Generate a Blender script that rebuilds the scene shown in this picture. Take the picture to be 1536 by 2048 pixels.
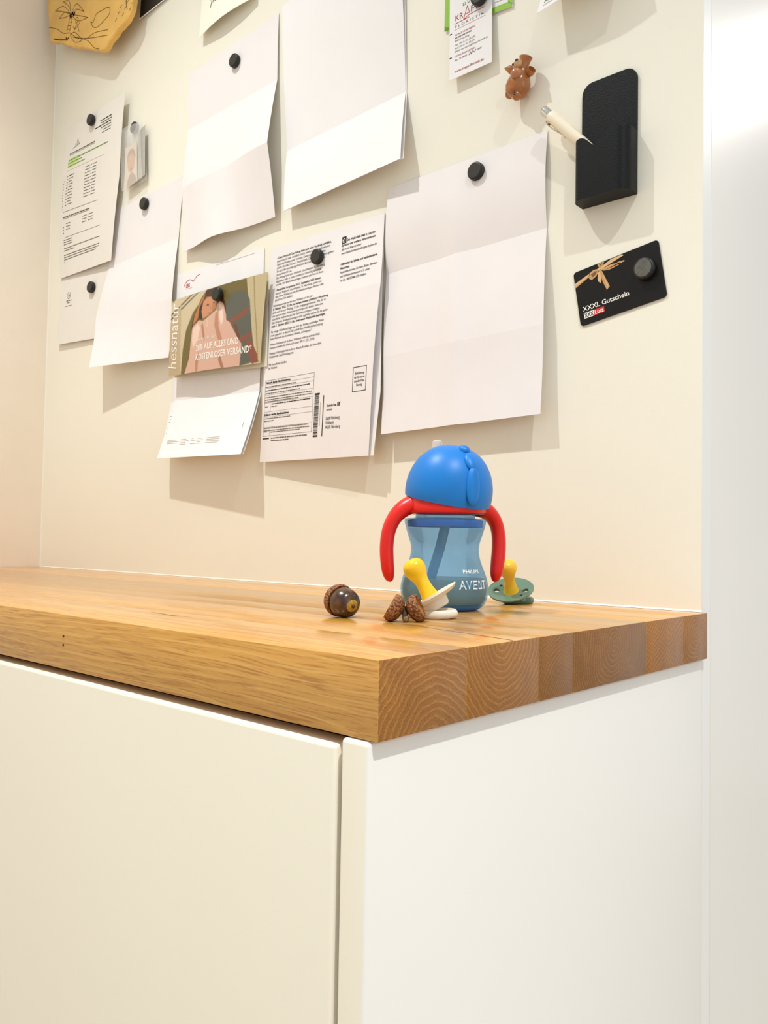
import bpy, bmesh, math, random
from mathutils import Vector, Matrix

# ------------------------------------------------------------------ scene, camera, light
scene = bpy.context.scene
for o in list(bpy.data.objects):
    bpy.data.objects.remove(o, do_unlink=True)
COL = scene.collection
D = 0.4175            # worktop front edge (y = 0) to the magnetic board (y = D); worktop surface z = 0

cam_data = bpy.data.cameras.new('camera')
cam = bpy.data.objects.new('camera', cam_data)
COL.objects.link(cam)
cam_data.sensor_fit = 'VERTICAL'
cam_data.sensor_height = 36.0
cam_data.lens = 28.9425
cam_data.clip_start = 0.01
cam.matrix_world = Matrix(((0.74761863, 0.01156069, 0.66402766, 0.25991181),
                           (0.66391970, -0.0380669, -0.74683435, -0.29067258),
                           (0.01664356, 0.99920832, -0.03613489, 0.05572068),
                           (0, 0, 0, 1)))
scene.camera = cam

world = bpy.data.worlds.new('room_ambience')
scene.world = world
world.use_nodes = True
bg = world.node_tree.nodes['Background']
bg.inputs[0].default_value = (0.97, 1.0, 1.005, 1)
bg.inputs[1].default_value = 0.60

def lamp(name, kind, loc, power, color, rot=(0, 0, 0), **kw):
    l = bpy.data.lights.new(name, kind)
    l.energy = power
    l.color = color
    for k, v in kw.items():
        setattr(l, k, v)
    o = bpy.data.objects.new(name, l)
    o.location = loc
    o.rotation_euler = rot
    COL.objects.link(o)
    return o

WARM = (0.975, 1.0, 0.985)
lamp('ceiling_spot_left', 'SPOT', (-0.70, D - 0.68, 1.60), 78, WARM, spot_size=1.8, spot_blend=1.0, shadow_soft_size=0.016)
lamp('ceiling_spot_right', 'SPOT', (0.68, D - 0.68, 1.60), 104, WARM, spot_size=1.8, spot_blend=1.0, shadow_soft_size=0.016)
lamp('passage_ceiling_lamp', 'AREA', (0.63, 2.44, 1.60), 17, (1.0, 0.96, 0.92), shape='RECTANGLE', size=1.1, size_y=0.18)
lamp('side_fill', 'AREA', (3.4, -0.6, 0.7), 8, (0.90, 0.94, 1.0), rot=(0, math.radians(90), 0), shape='RECTANGLE', size=1.8, size_y=1.6)  # added soft cool fill for the faces turned right, unseen

scene.view_settings.view_transform = 'Standard'
scene.view_settings.look = 'None'
scene.view_settings.gamma = 1.0
scene.view_settings.exposure = 0.14
scene.view_settings.use_curve_mapping = False
rng = random.Random(7)

# ------------------------------------------------------------------ materials
def lin(c):
    if isinstance(c, str):
        c = [int(c[i:i + 2], 16) / 255 for i in (0, 2, 4)]
        c = [x / 12.92 if x <= .04045 else ((x + .055) / 1.055) ** 2.4 for x in c]
    return (c[0], c[1], c[2], 1)

MATS = {}
def mat(name, col, rough=0.5, spec=0.5, var=0.0, vscale=40, bump=0.0, bscale=300, coat=0.0, trans=0.0,
        metal=0.0, sss=0.0, ior=1.45):
    """principled material with a little noise variation and fine relief"""
    if name in MATS:
        return MATS[name]
    m = bpy.data.materials.new(name)
    m.use_nodes = True
    nt = m.node_tree
    b = nt.nodes['Principled BSDF']
    b.inputs['Base Color'].default_value = lin(col)
    b.inputs['Roughness'].default_value = rough
    b.inputs['Specular IOR Level'].default_value = spec
    b.inputs['Coat Weight'].default_value = coat
    b.inputs['Coat Roughness'].default_value = 0.12
    b.inputs['Transmission Weight'].default_value = trans
    b.inputs['Metallic'].default_value = metal
    b.inputs['IOR'].default_value = ior
    if sss:
        b.inputs['Subsurface Weight'].default_value = sss
        b.inputs['Subsurface Radius'].default_value = (.006, .004, .002)
    tc = nt.nodes.new('ShaderNodeTexCoord')
    if var:
        n = nt.nodes.new('ShaderNodeTexNoise')
        n.inputs['Scale'].default_value = vscale
        n.inputs['Detail'].default_value = 4
        r = nt.nodes.new('ShaderNodeValToRGB')
        c = lin(col)
        r.color_ramp.elements[0].position = .3
        r.color_ramp.elements[1].position = .7
        r.color_ramp.elements[0].color = tuple(x * (1 - var) for x in c[:3]) + (1,)
        r.color_ramp.elements[1].color = tuple(min(1, x * (1 + var)) for x in c[:3]) + (1,)
        nt.links.new(tc.outputs['Object'], n.inputs['Vector'])
        nt.links.new(n.outputs['Fac'], r.inputs['Fac'])
        nt.links.new(r.outputs['Color'], b.inputs['Base Color'])
    if bump:
        n2 = nt.nodes.new('ShaderNodeTexNoise')
        n2.inputs['Scale'].default_value = bscale
        n2.inputs['Detail'].default_value = 3
        bp = nt.nodes.new('ShaderNodeBump')
        bp.inputs['Strength'].default_value = bump
        bp.inputs['Distance'].default_value = 0.001
        nt.links.new(tc.outputs['Object'], n2.inputs['Vector'])
        nt.links.new(n2.outputs['Fac'], bp.inputs['Height'])
        nt.links.new(bp.outputs['Normal'], b.inputs['Normal'])
    MATS[name] = m
    return m

def attr_mat(name, rough=0.45):
    """flat print: colour stored per vertex"""
    m = bpy.data.materials.new(name)
    m.use_nodes = True
    nt = m.node_tree
    b = nt.nodes['Principled BSDF']
    b.inputs['Roughness'].default_value = rough
    a = nt.nodes.new('ShaderNodeAttribute')
    a.attribute_name = 'print'
    nt.links.new(a.outputs['Color'], b.inputs['Base Color'])
    return m

def wood(name, yc, zc, freq, tone, seed, sat=1.0):
    """solid oak: growth rings around an axis along x, so end grain and long grain agree"""
    m = bpy.data.materials.new(name)
    m.use_nodes = True
    nt = m.node_tree
    N = nt.nodes.new
    L = nt.links.new
    b = nt.nodes['Principled BSDF']
    tc = N('ShaderNodeTexCoord')
    # slow wander of the ring axis along the board
    mp = N('ShaderNodeMapping'); mp.inputs['Scale'].default_value = (2.2, 16, 16)
    mp.inputs['Location'].default_value = (seed * 1.7, seed * .9, seed * 2.3)
    L(tc.outputs['Object'], mp.inputs['Vector'])
    nz = N('ShaderNodeTexNoise'); nz.inputs['Scale'].default_value = 1.0; nz.inputs['Detail'].default_value = 3
    L(mp.outputs['Vector'], nz.inputs['Vector'])
    sub = N('ShaderNodeVectorMath'); sub.operation = 'SUBTRACT'; sub.inputs[1].default_value = (.5, .5, .5)
    L(nz.outputs['Color'], sub.inputs[0])
    scl = N('ShaderNodeVectorMath'); scl.operation = 'SCALE'; scl.inputs['Scale'].default_value = .022
    L(sub.outputs[0], scl.inputs[0])
    add = N('ShaderNodeVectorMath'); add.operation = 'ADD'
    L(tc.outputs['Object'], add.inputs[0]); L(scl.outputs[0], add.inputs[1])
    sp = N('ShaderNodeSeparateXYZ'); L(add.outputs[0], sp.inputs[0])
    def math_(op, a, b_=None):
        n = N('ShaderNodeMath'); n.operation = op
        for i, x in enumerate((a, b_)):
            if x is None: continue
            if isinstance(x, (int, float)): n.inputs[i].default_value = x
            else: L(x, n.inputs[i])
        return n.outputs[0]
    dy = math_('SUBTRACT', sp.outputs[1], yc)
    dz = math_('SUBTRACT', sp.outputs[2], zc)
    r = math_('SQRT', math_('ADD', math_('MULTIPLY', dy, dy), math_('MULTIPLY', dz, dz)))
    ph = math_('MULTIPLY', r, freq)
    n3 = N('ShaderNodeTexNoise'); n3.inputs['Scale'].default_value = 130; n3.inputs['Detail'].default_value = 2
    m3 = N('ShaderNodeMapping'); m3.inputs['Scale'].default_value = (.05, 1, 1)
    L(tc.outputs['Object'], m3.inputs['Vector']); L(m3.outputs['Vector'], n3.inputs['Vector'])
    ph = math_('ADD', ph, math_('MULTIPLY', n3.outputs['Fac'], .55))
    fr = math_('FRACT', ph)
    ramp = N('ShaderNodeValToRGB')
    e = ramp.color_ramp.elements
    def c(h, k=1.0):
        q = lin(h)
        return tuple(min(1, x * tone * k) for x in q[:3]) + (1,)
    e[0].position = 0.0; e[0].color = c('E3AE58')
    e[1].position = 1.0; e[1].color = c('E3AE58')
    x = e.new(.18); x.color = c('D2973E')
    x = e.new(.75); x.color = c('CB8E33')
    x = e.new(.92); x.color = c('E7B664')
    L(fr, ramp.inputs['Fac'])
    ge = N('ShaderNodeNewGeometry'); sn = N('ShaderNodeSeparateXYZ'); L(ge.outputs['True Normal'], sn.inputs[0])
    en = math_('GREATER_THAN', math_('ABSOLUTE', sn.outputs[0]), .8)
    rg = N('ShaderNodeMix'); rg.data_type = 'RGBA'; rg.inputs[7].default_value = c('D8A049')
    L(math_('MULTIPLY', math_('SUBTRACT', 1.0, en), .55), rg.inputs['Factor']); L(ramp.outputs['Color'], rg.inputs[6])
    # pores: dark dashes drawn out along the grain
    mp2 = N('ShaderNodeMapping'); mp2.inputs['Scale'].default_value = (26, 1150, 1150)
    mp2.inputs['Location'].default_value = (seed, seed * 3, 0)
    L(add.outputs[0], mp2.inputs['Vector'])
    np_ = N('ShaderNodeTexNoise'); np_.inputs['Scale'].default_value = 1; np_.inputs['Detail'].default_value = 2
    L(mp2.outputs['Vector'], np_.inputs['Vector'])
    pr = N('ShaderNodeValToRGB'); pr.color_ramp.elements[0].position = .34; pr.color_ramp.elements[1].position = .50
    pr.color_ramp.elements[0].color = (.64, .50, .34, 1); pr.color_ramp.elements[1].color = (1, 1, 1, 1)
    L(np_.outputs['Fac'], pr.inputs['Fac'])
    mx = N('ShaderNodeMix'); mx.data_type = 'RGBA'; mx.blend_type = 'MULTIPLY'; mx.inputs['Factor'].default_value = .8
    L(rg.outputs[2], mx.inputs[6]); L(pr.outputs['Color'], mx.inputs[7])
    # broad tone drift
    mp4 = N('ShaderNodeMapping'); mp4.inputs['Scale'].default_value = (3, 60, 60)
    L(tc.outputs['Object'], mp4.inputs['Vector'])
    n4 = N('ShaderNodeTexNoise'); n4.inputs['Scale'].default_value = 1; n4.inputs['Detail'].default_value = 3
    L(mp4.outputs['Vector'], n4.inputs['Vector'])
    r4 = N('ShaderNodeValToRGB'); r4.color_ramp.elements[0].position = .3; r4.color_ramp.elements[1].position = .7
    r4.color_ramp.elements[0].color = (.86, .82, .76, 1); r4.color_ramp.elements[1].color = (1.06, 1.04, 1.0, 1)
    L(n4.outputs['Fac'], r4.inputs['Fac'])
    mx4 = N('ShaderNodeMix'); mx4.data_type = 'RGBA'; mx4.blend_type = 'MULTIPLY'; mx4.inputs['Factor'].default_value = 1
    L(mx.outputs[2], mx4.inputs[6]); L(r4.outputs['Color'], mx4.inputs[7])
    # sawn end grain soaks up the oil and is browner than the long grain
    mx5 = N('ShaderNodeMix'); mx5.data_type = 'RGBA'; mx5.blend_type = 'MULTIPLY'
    mx5.inputs[7].default_value = (.56, .47, .46, 1)
    L(en, mx5.inputs['Factor']); L(mx4.outputs[2], mx5.inputs[6])
    L(mx5.outputs[2], b.inputs['Base Color'])
    b.inputs['Roughness'].default_value = .32
    b.inputs['Specular IOR Level'].default_value = .5
    L(math_('MULTIPLY', math_('SUBTRACT', 1.0, en), .7), b.inputs['Coat Weight'])
    b.inputs['Coat Roughness'].default_value = .2
    bp = N('ShaderNodeBump'); bp.inputs['Strength'].default_value = .12; bp.inputs['Distance'].default_value = .0006
    L(np_.outputs['Fac'], bp.inputs['Height']); L(bp.outputs['Normal'], b.inputs['Normal'])
    return m

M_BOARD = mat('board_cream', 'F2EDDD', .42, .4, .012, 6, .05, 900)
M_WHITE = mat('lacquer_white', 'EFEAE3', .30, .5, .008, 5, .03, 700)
M_WALL = mat('plaster_left', 'F0E4D2', .8, .2, .02, 14, .12, 400)
M_DOOR = mat('door_lacquer', 'F2E8D4', .38, .45, .008, 5, .03, 800)
M_DARKGAP = mat('carcass_gap_shade', '2b261e', .7)  # shade of the gap under the worktop put into the carcass colour
M_PAPER = mat('paper_white', 'EEE8E6', .75, .2, .012, 25, .05, 500)
M_PAPER2 = mat('paper_cool', 'F1EEED', .7, .2, .01, 25, .04, 500)
M_CREAMP = mat('paper_cream', 'F7F3E2', .75, .2, .01, 25)
M_BLACK = mat('ink_black', '26231f', .7, .2)
M_GREY = mat('ink_grey', '6d665c', .7, .2)
M_PALE = mat('ink_pale', 'b9aa93', .7, .2)
M_GREEN = mat('ink_green', '5f8f2a', .7, .2)
M_LIME = mat('ink_highlight', 'c9dc92', .7, .2)
M_RED = mat('ink_red', 'c4322c', .6, .2)
M_DRED = mat('ink_dark_red', 'a03a3a', .6, .2)
M_WINK = mat('ink_white', 'f6f2ea', .6, .2)
M_MAGNET = mat('magnet_black', '1c1b1a', .42, .5, .25, 300, .15, 900)

# ------------------------------------------------------------------ object helpers
def link(name, me, m=None, parent=None):
    o = bpy.data.objects.new(name, me)
    COL.objects.link(o)
    if m is not None and me is not None:
        for x in (m if isinstance(m, (list, tuple)) else [m]):
            me.materials.append(x)
    if parent is not None:
        o.parent = parent
        o.matrix_parent_inverse = Matrix.Translation(-parent.location) if parent.type == 'EMPTY' else Matrix()
    return o

def tag(o, label, cat, group=None, kind=None):
    o['label'] = label
    o['category'] = cat
    if group: o['group'] = group
    if kind: o['kind'] = kind
    return o

def thing(name, label, cat, loc=(0, 0, 0), group=None):
    o = bpy.data.objects.new(name, None)
    o.location = loc
    o.empty_display_size = .01
    COL.objects.link(o)
    return tag(o, label, cat, group)

def to_mesh(bm, name, smooth=False, sharp=None):
    bmesh.ops.recalc_face_normals(bm, faces=bm.faces)
    me = bpy.data.meshes.new(name)
    bm.to_mesh(me)
    bm.free()
    if smooth:
        for p in me.polygons: p.use_smooth = True
        if sharp: me.set_sharp_from_angle(angle=math.radians(sharp))
    return me

def box_bm(x0, x1, y0, y1, z0, z1, bev=0.0, seg=2):
    bm = bmesh.new()
    bmesh.ops.create_cube(bm, size=1)
    for v in bm.verts:
        v.co = Vector(((x0 + x1) / 2 + v.co.x * (x1 - x0), (y0 + y1) / 2 + v.co.y * (y1 - y0), (z0 + z1) / 2 + v.co.z * (z1 - z0)))
    if bev:
        bmesh.ops.bevel(bm, geom=bm.edges[:], offset=bev, segments=seg, affect='EDGES', profile=.5)
    return bm

def box(name, x0, x1, y0, y1, z0, z1, m, parent=None, bev=0.0, seg=2):
    return link(name, to_mesh(box_bm(x0, x1, y0, y1, z0, z1, bev, seg), name, bool(bev), 40), m, parent)

def lathe_bm(profile, n=48, mtx=None, closed=False):
    """profile of (r, z); r = 0 ends close to a pole"""
    bm = bmesh.new()
    rings = []
    for r, z in profile:
        if r < 1e-6:
            rings.append([bm.verts.new((0, 0, z))])
        else:
            rings.append([bm.verts.new((r * math.cos(2 * math.pi * i / n), r * math.sin(2 * math.pi * i / n), z)) for i in range(n)])
    pairs = list(zip(rings, rings[1:]))
    if closed: pairs.append((rings[-1], rings[0]))
    for a, b in pairs:
        if len(a) == 1 and len(b) == 1: continue
        for i in range(n):
            j = (i + 1) % n
            if len(a) == 1: bm.faces.new((a[0], b[j], b[i]))
            elif len(b) == 1: bm.faces.new((a[i], a[j], b[0]))
            else: bm.faces.new((a[i], a[j], b[j], b[i]))
    if mtx is not None: bmesh.ops.transform(bm, matrix=mtx, verts=bm.verts)
    return bm

def lathe(name, profile, m, parent=None, n=48, mtx=None, closed=False, sharp=50):
    return link(name, to_mesh(lathe_bm(profile, n, mtx, closed), name, True, sharp), m, parent)

def smooth_path(pts, k=6):
    """Catmull-Rom through tuples of any length"""
    out = []
    P = [pts[0]] + list(pts) + [pts[-1]]
    for i in range(1, len(P) - 2):
        for s in range(k):
            t = s / k
            out.append(tuple(.5 * ((2 * b) + (-a + c) * t + (2 * a - 5 * b + 4 * c - d) * t * t + (-a + 3 * b - 3 * c + d) * t ** 3)
                             for a, b, c, d in zip(P[i - 1], P[i], P[i + 1], P[i + 2])))
    out.append(tuple(pts[-1]))
    return out

def sweep_bm(path, side, n=14):
    """path of (x,y,z, half_width, half_thickness); side = fixed direction for the thickness"""
    bm = bmesh.new()
    side = Vector(side).normalized()
    rings = []
    for i, p in enumerate(path):
        a = Vector(path[max(0, i - 1)][:3]); b = Vector(path[min(len(path) - 1, i + 1)][:3])
        t = (b - a).normalized()
        w = t.cross(side).normalized()
        s2 = w.cross(t).normalized()
        c = Vector(p[:3])
        rings.append([bm.verts.new(c + w * (p[3] * math.cos(2 * math.pi * k / n)) + s2 * (p[4] * math.sin(2 * math.pi * k / n))) for k in range(n)])
    for a, b in zip(rings, rings[1:]):
        for k in range(n):
            bm.faces.new((a[k], a[(k + 1) % n], b[(k + 1) % n], b[k]))
    bm.faces.new(rings[0]); bm.faces.new(rings[-1])
    return bm

def basis(zdir, xhint=(1, 0, 0), loc=(0, 0, 0)):
    z = Vector(zdir).normalized()
    x = Vector(xhint); x = (x - z * x.dot(z)).normalized()
    y = z.cross(x)
    m = Matrix((x, y, z)).transposed().to_4x4()
    m.translation = Vector(loc)
    return m

def ellipsoid_bm(rx, ry, rz, mtx, seg=24):
    bm = bmesh.new()
    bmesh.ops.create_uvsphere(bm, u_segments=seg, v_segments=seg // 2, radius=1)
    bmesh.ops.transform(bm, matrix=mtx @ Matrix.Diagonal((rx, ry, rz, 1)), verts=bm.verts)
    return bm

# ------------------------------------------------------------------ lettering
_tc = {}
def text_geo(s, size, bold=0.0, shear=0.0, spacing=1.0, squeeze=1.0):
    key = (s, size, bold, shear, spacing, squeeze)
    if key in _tc: return _tc[key]
    cu = bpy.data.curves.new('t', 'FONT')
    cu.body = s; cu.size = 1.0; cu.shear = shear; cu.space_character = spacing
    cu.resolution_u = 2; cu.offset = bold
    ob = bpy.data.objects.new('t', cu)
    COL.objects.link(ob)
    bpy.context.view_layer.update()
    dg = bpy.context.evaluated_depsgraph_get()
    me = ob.evaluated_get(dg).to_mesh()
    vs = [(v.co.x * size * squeeze, v.co.y * size) for v in me.vertices]
    fs = [tuple(p.vertices) for p in me.polygons]
    ob.evaluated_get(dg).to_mesh_clear()
    bpy.data.objects.remove(ob, do_unlink=True)
    bpy.data.curves.remove(cu)
    _tc[key] = (vs, fs)
    return vs, fs

class Print:
    """flat ink collected in sheet millimetres (x right, y down from the top-left corner)"""
    def __init__(self):
        self.v, self.f, self.mi, self.mats = [], [], [], []
    def _m(self, m):
        if m not in self.mats: self.mats.append(m)
        return self.mats.index(m)
    def add(self, vs, fs, m, lift=0):
        k = len(self.v); i = self._m(m)
        self.v += [(x, y, lift) for x, y in vs]
        for f in fs:
            self.f.append(tuple(a + k for a in f)); self.mi.append(i)
    def text(self, x, y, s, size, m=None, bold=0.0, shear=0.0, spacing=1.0, width=None, rot=0.0, squeeze=1.0, align='L', lift=0):
        vs, fs = text_geo(s, size, bold, shear, spacing, squeeze)
        if not vs: return
        w = max(p[0] for p in vs)
        k = (width / w) if width else 1.0
        c, q = math.cos(rot), math.sin(rot)
        off = {'L': 0, 'C': -w * k / 2, 'R': -w * k}[align]
        out = []
        for a, b in vs:
            a = a * k + off
            out.append((x + a * c - b * q, y - (a * q + b * c)))
        self.add(out, fs, m or M_BLACK, lift)
    def rect(self, x0, y0, x1, y1, m, lift=0):
        n = max(1, int(abs(x1 - x0) / 12)); k = max(1, int(abs(y1 - y0) / 12))
        vs = [(x0 + (x1 - x0) * i / n, y0 + (y1 - y0) * j / k) for j in range(k + 1) for i in range(n + 1)]
        fs = [(j * (n + 1) + i, j * (n + 1) + i + 1, (j + 1) * (n + 1) + i + 1, (j + 1) * (n + 1) + i) for j in range(k) for i in range(n)]
        self.add(vs, fs, m, lift)
    def frame(self, x0, y0, x1, y1, w, m):
        self.rect(x0, y0, x1, y0 + w, m); self.rect(x0, y1 - w, x1, y1, m)
        self.rect(x0, y0, x0 + w, y1, m); self.rect(x1 - w, y0, x1, y1, m)
    def line(self, pts, w, m, lift=0):
        for a, b in zip(pts, pts[1:]):
            dx, dy = b[0] - a[0], b[1] - a[1]
            l = math.hypot(dx, dy) or 1
            ex, ey = dx / l * w * .3, dy / l * w * .3
            nx, ny = -dy / l * w / 2, dx / l * w / 2
            self.add([(a[0] - ex + nx, a[1] - ey + ny), (b[0] + ex + nx, b[1] + ey + ny), (b[0] + ex - nx, b[1] + ey - ny), (a[0] - ex - nx, a[1] - ey - ny)], [(0, 1, 2, 3)], m, lift)
    def greek(self, x0, x1, y, h, m):
        """unreadable small print: a row of word-sized dashes"""
        x = x0
        while x < x1 - h:
            w = min(x1 - x, h * rng.uniform(1.6, 5.5))
            self.rect(x, y - h, x + w, y, m)
            x += w + h * .6
    def poly(self, pts, m, lift=0):
        self.add(pts, [tuple(range(len(pts)))], m, lift)
    def build(self, name, fn, parent, eps=.00022):
        """fn maps sheet mm to world"""
        me = bpy.data.meshes.new(name)
        me.from_pydata([fn(x, y) + Vector((0, -eps - l * .0001, 0)) for x, y, l in self.v], [], self.f)
        for p, i in zip(me.polygons, self.mi): p.material_index = i
        return link(name, me, self.mats, parent)

class Sheet:
    """a hanging paper: rows of (left, right) points (x, stand-off from board, z), creased at every row"""
    def __init__(self, rows, W=210, H=297, bulge=None, wave=None):
        self.L = [Vector((a[0], D - a[1], a[2])) for a, b in rows]
        self.R = [Vector((b[0], D - b[1], b[2])) for a, b in rows]
        self.n = len(rows) - 1
        self.W, self.H = W, H
        self.bulge = bulge or [0] * self.n
        self.wave = wave or {}
        seg = [((self.L[i + 1] - self.L[i]).length + (self.R[i + 1] - self.R[i]).length) / 2 for i in range(self.n)]
        t = sum(seg)
        self.cum = [0]
        for s in seg: self.cum.append(self.cum[-1] + s / t)
    def panel(self, i, u, t):
        p = self.L[i].lerp(self.L[i + 1], t).lerp(self.R[i].lerp(self.R[i + 1], t), u)
        b = self.bulge[i] * math.sin(math.pi * t)
        w = 0
        for k, q in ((i, 1 - t), (i + 1, t)):
            if k in self.wave: w += self.wave[k](u) * q
        p.y -= b + w
        return p
    def at(self, x, y):
        u, v = x / self.W, min(max(y / self.H, 0), 1)
        i = 0
        while i < self.n - 1 and v > self.cum[i + 1]: i += 1
        return self.panel(i, u, (v - self.cum[i]) / (self.cum[i + 1] - self.cum[i]))
    def build(self, name, m, parent=None, nu=14, nt=8, thick=.00018):
        bm = bmesh.new()
        for back in (0, 1):
            off = Vector((0, thick * back, 0))
            for i in range(self.n):
                g = [[bm.verts.new(self.panel(i, a / nu, b / nt) + off) for a in range(nu + 1)] for b in range(nt + 1)]
                for b in range(nt):
                    for a in range(nu):
                        q = (g[b][a], g[b][a + 1], g[b + 1][a + 1], g[b + 1][a])
                        bm.faces.new(q if back else q[::-1])
        # rim
        def strip(fn, n):
            pr = None
            for k in range(n + 1):
                p = fn(k / n)
                c = (bm.verts.new(p), bm.verts.new(p + Vector((0, thick, 0))))
                if pr: bm.faces.new((pr[0], c[0], c[1], pr[1]))
                pr = c
        strip(lambda u: self.panel(0, u, 0), nu)
        strip(lambda u: self.panel(self.n - 1, u, 1), nu)
        for i in range(self.n):
            strip(lambda t, i=i: self.panel(i, 0, t), nt)
            strip(lambda t, i=i: self.panel(i, 1, t), nt)
        me = bpy.data.meshes.new(name)
        bm.to_mesh(me); bm.free()
        for p in me.polygons: p.use_smooth = True
        return link(name, me, m, parent)
    def rnd(self): return self.at(self.W / 2, 0)

# ------------------------------------------------------------------ the setting
XE = -0.0046          # right end of the board and of the cabinet side
XL = -1.2056          # wall on the left
def structure(o):
    o['kind'] = 'structure'
    return o

wb = box('wall_back', XL, XE, D, D + .0188, -.90, 1.75, [M_BOARD, mat('board_edge', 'EFECE8', .35)], bev=.0006, seg=1)  # edge whiter than the front: cooler light from the right put into its colour
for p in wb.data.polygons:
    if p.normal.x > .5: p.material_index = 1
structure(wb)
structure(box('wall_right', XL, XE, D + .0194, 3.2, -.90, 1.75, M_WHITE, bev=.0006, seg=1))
structure(box('wall_left', XL - .12, XL, -1.6, D + .0188, -.90, 1.75, M_WALL))
structure(box('floor', -1.3256, 3.6, -1.6, 3.2, -.95, -.90, mat('floor_stone', 'C9C1B4', .5, .4, .1, 9)))
# bead of silicone in the joint between worktop and board, and up the corner
bm = bmesh.new()
for ring in [(XL, XE)]:
    a = [bm.verts.new((ring[0], D - .0012, .0002)), bm.verts.new((ring[0], D, .0016)), bm.verts.new((ring[0], D, .0002))]
    b = [bm.verts.new((ring[1], D - .0012, .0002)), bm.verts.new((ring[1], D, .0016)), bm.verts.new((ring[1], D, .0002))]
    bm.faces.new(a); bm.faces.new(b)
    for i in range(3): bm.faces.new((a[i], a[(i + 1) % 3], b[(i + 1) % 3], b[i]))
structure(link('trim_1', to_mesh(bm, 'trim_1'), mat('silicone_white', 'F3ECDD', .4)))
bm = bmesh.new()
a = [bm.verts.new((XL, D - .0014, .0016)), bm.verts.new((XL + .0014, D, .0016)), bm.verts.new((XL, D, .0016))]
b = [bm.verts.new((XL, D - .0014, 1.75)), bm.verts.new((XL + .0014, D, 1.75)), bm.verts.new((XL, D, 1.75))]
bm.faces.new(a); bm.faces.new(b)
for i in range(3): bm.faces.new((a[i], a[(i + 1) % 3], b[(i + 1) % 3], b[i]))
structure(link('trim_2', to_mesh(bm, 'trim_2'), MATS['silicone_white']))

# ------------------------------------------------------------------ worktop of glued oak staves
T = .0388
top = thing('worktop', 'thick oiled oak worktop of glued staves with end grain showing on the right', 'worktop', (-.6, D / 2, -T))
staves = [  # y0, y1, ring axis (y, z), rings per metre, tone
    (0.0, .0707, .044, -.056, 260, 1.0), (.0707, .1442, .106, .006, 280, .98), (.1442, .1857, .215, -.075, 420, .76),
    (.1857, .2959, .241, -.014, 330, .74), (.2959, .3655, .20, .16, 300, 1.02), (.3655, D - .0003, .391, -.019, 300, .97)]
for i, (y0, y1, yc, zc, fq, tn) in enumerate(staves):
    box('stave', XL + .0005, 0.0, y0 + .00004, y1 - .00004, -T, 0.0, wood('oak_%d' % i, yc, zc, fq, tn, i + 1), top, bev=.0007, seg=2)
# drying crack along the grain and a small check in the surface
M_CRACK = mat('crack_dark', '6b421c', .7)
for pts in ([(-.111, .1395, .0002), (-.090, .1372, .0004), (-.0712, .1330, .0005), (-.040, .1258, .0006), (-.0009, .1166, .0007)], [(-.285, .0590, .0001), (-.262, .0560, .0006), (-.2454, .0545, .0009), (-.236, .0580, .0003)]):
    pts = smooth_path(pts, 4)
    bm = bmesh.new()
    a = [bm.verts.new((x, y - w, .00006)) for x, y, w in pts]; b = [bm.verts.new((x, y + w, .00006)) for x, y, w in pts]
    for i in range(len(pts) - 1): bm.faces.new((a[i], a[i + 1], b[i + 1], b[i]))
    link('crack', to_mesh(bm, 'crack'), M_CRACK, top)
# two pin knots in the front edge
for z in (-.0154, -.0217):
    o = lathe('pin_knot', [(0, 0), (.0010, 0), (.0008, .0004), (0, .0005)], mat('knot_dark', '4a2a10', .6), top, 10,
              basis((0, -1, 0), (1, 0, 0), (-.3028, -.00005, z)))

# ------------------------------------------------------------------ cabinet
cab = thing('base_cabinet', 'cream white base cabinet with handleless door under the oak worktop', 'cabinet', (-.6, .2, -.90))
box('side_panel', -.0222, XE + .0004, -.0022, D - .0005, -.90, -T - .0006, [M_WHITE, M_DOOR], cab, bev=.0022, seg=3)
sp = cab.children[0]
for p in sp.data.polygons:
    if p.normal.y < -.72: p.material_index = 1  # front cream, side white: warm and cool light painted onto one panel
box('door', -.600, -.0254, -.0032, .0158, -.895, -.0436, M_DOOR, cab, bev=.0022, seg=3)
box('door', -1.195, -.6032, -.0032, .0158, -.895, -.0436, M_DOOR, cab, bev=.0022, seg=3)
box('carcass', XL + .002, -.0226, .0180, D - .001, -.895, -.0405, M_DARKGAP, cab)

# ------------------------------------------------------------------ magnets
def magnet(x, d, z, label, r=.0095, h=.0065, tilt=(0, 0), face='33312c'):
    """round magnet whose back lies d off the board"""
    pf = [(0, 0), (r * .92, 0), (r, .0008), (r, h - .0012), (r * .95, h - .0004), (r * .86, h), (0, h)]
    t = thing('magnet', label, 'magnet', (x, D - d, z), 'round black magnets on the board')
    mt = basis((tilt[0], -1, tilt[1]), (1, 0, 0), (x, D - d, z))
    lathe('magnet_body', pf, M_MAGNET, t, 32, mt, sharp=40)
    lathe('face_disc', [(0, h + .0002), (r * .80, h + .0002), (r * .82, h - .0001)], mat('magnet_face_' + face, face, .5, .4, .2, 400), t, 32, mt, sharp=40)
    return t

# ------------------------------------------------------------------ papers on the board
def rows(*r): return list(r)

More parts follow.
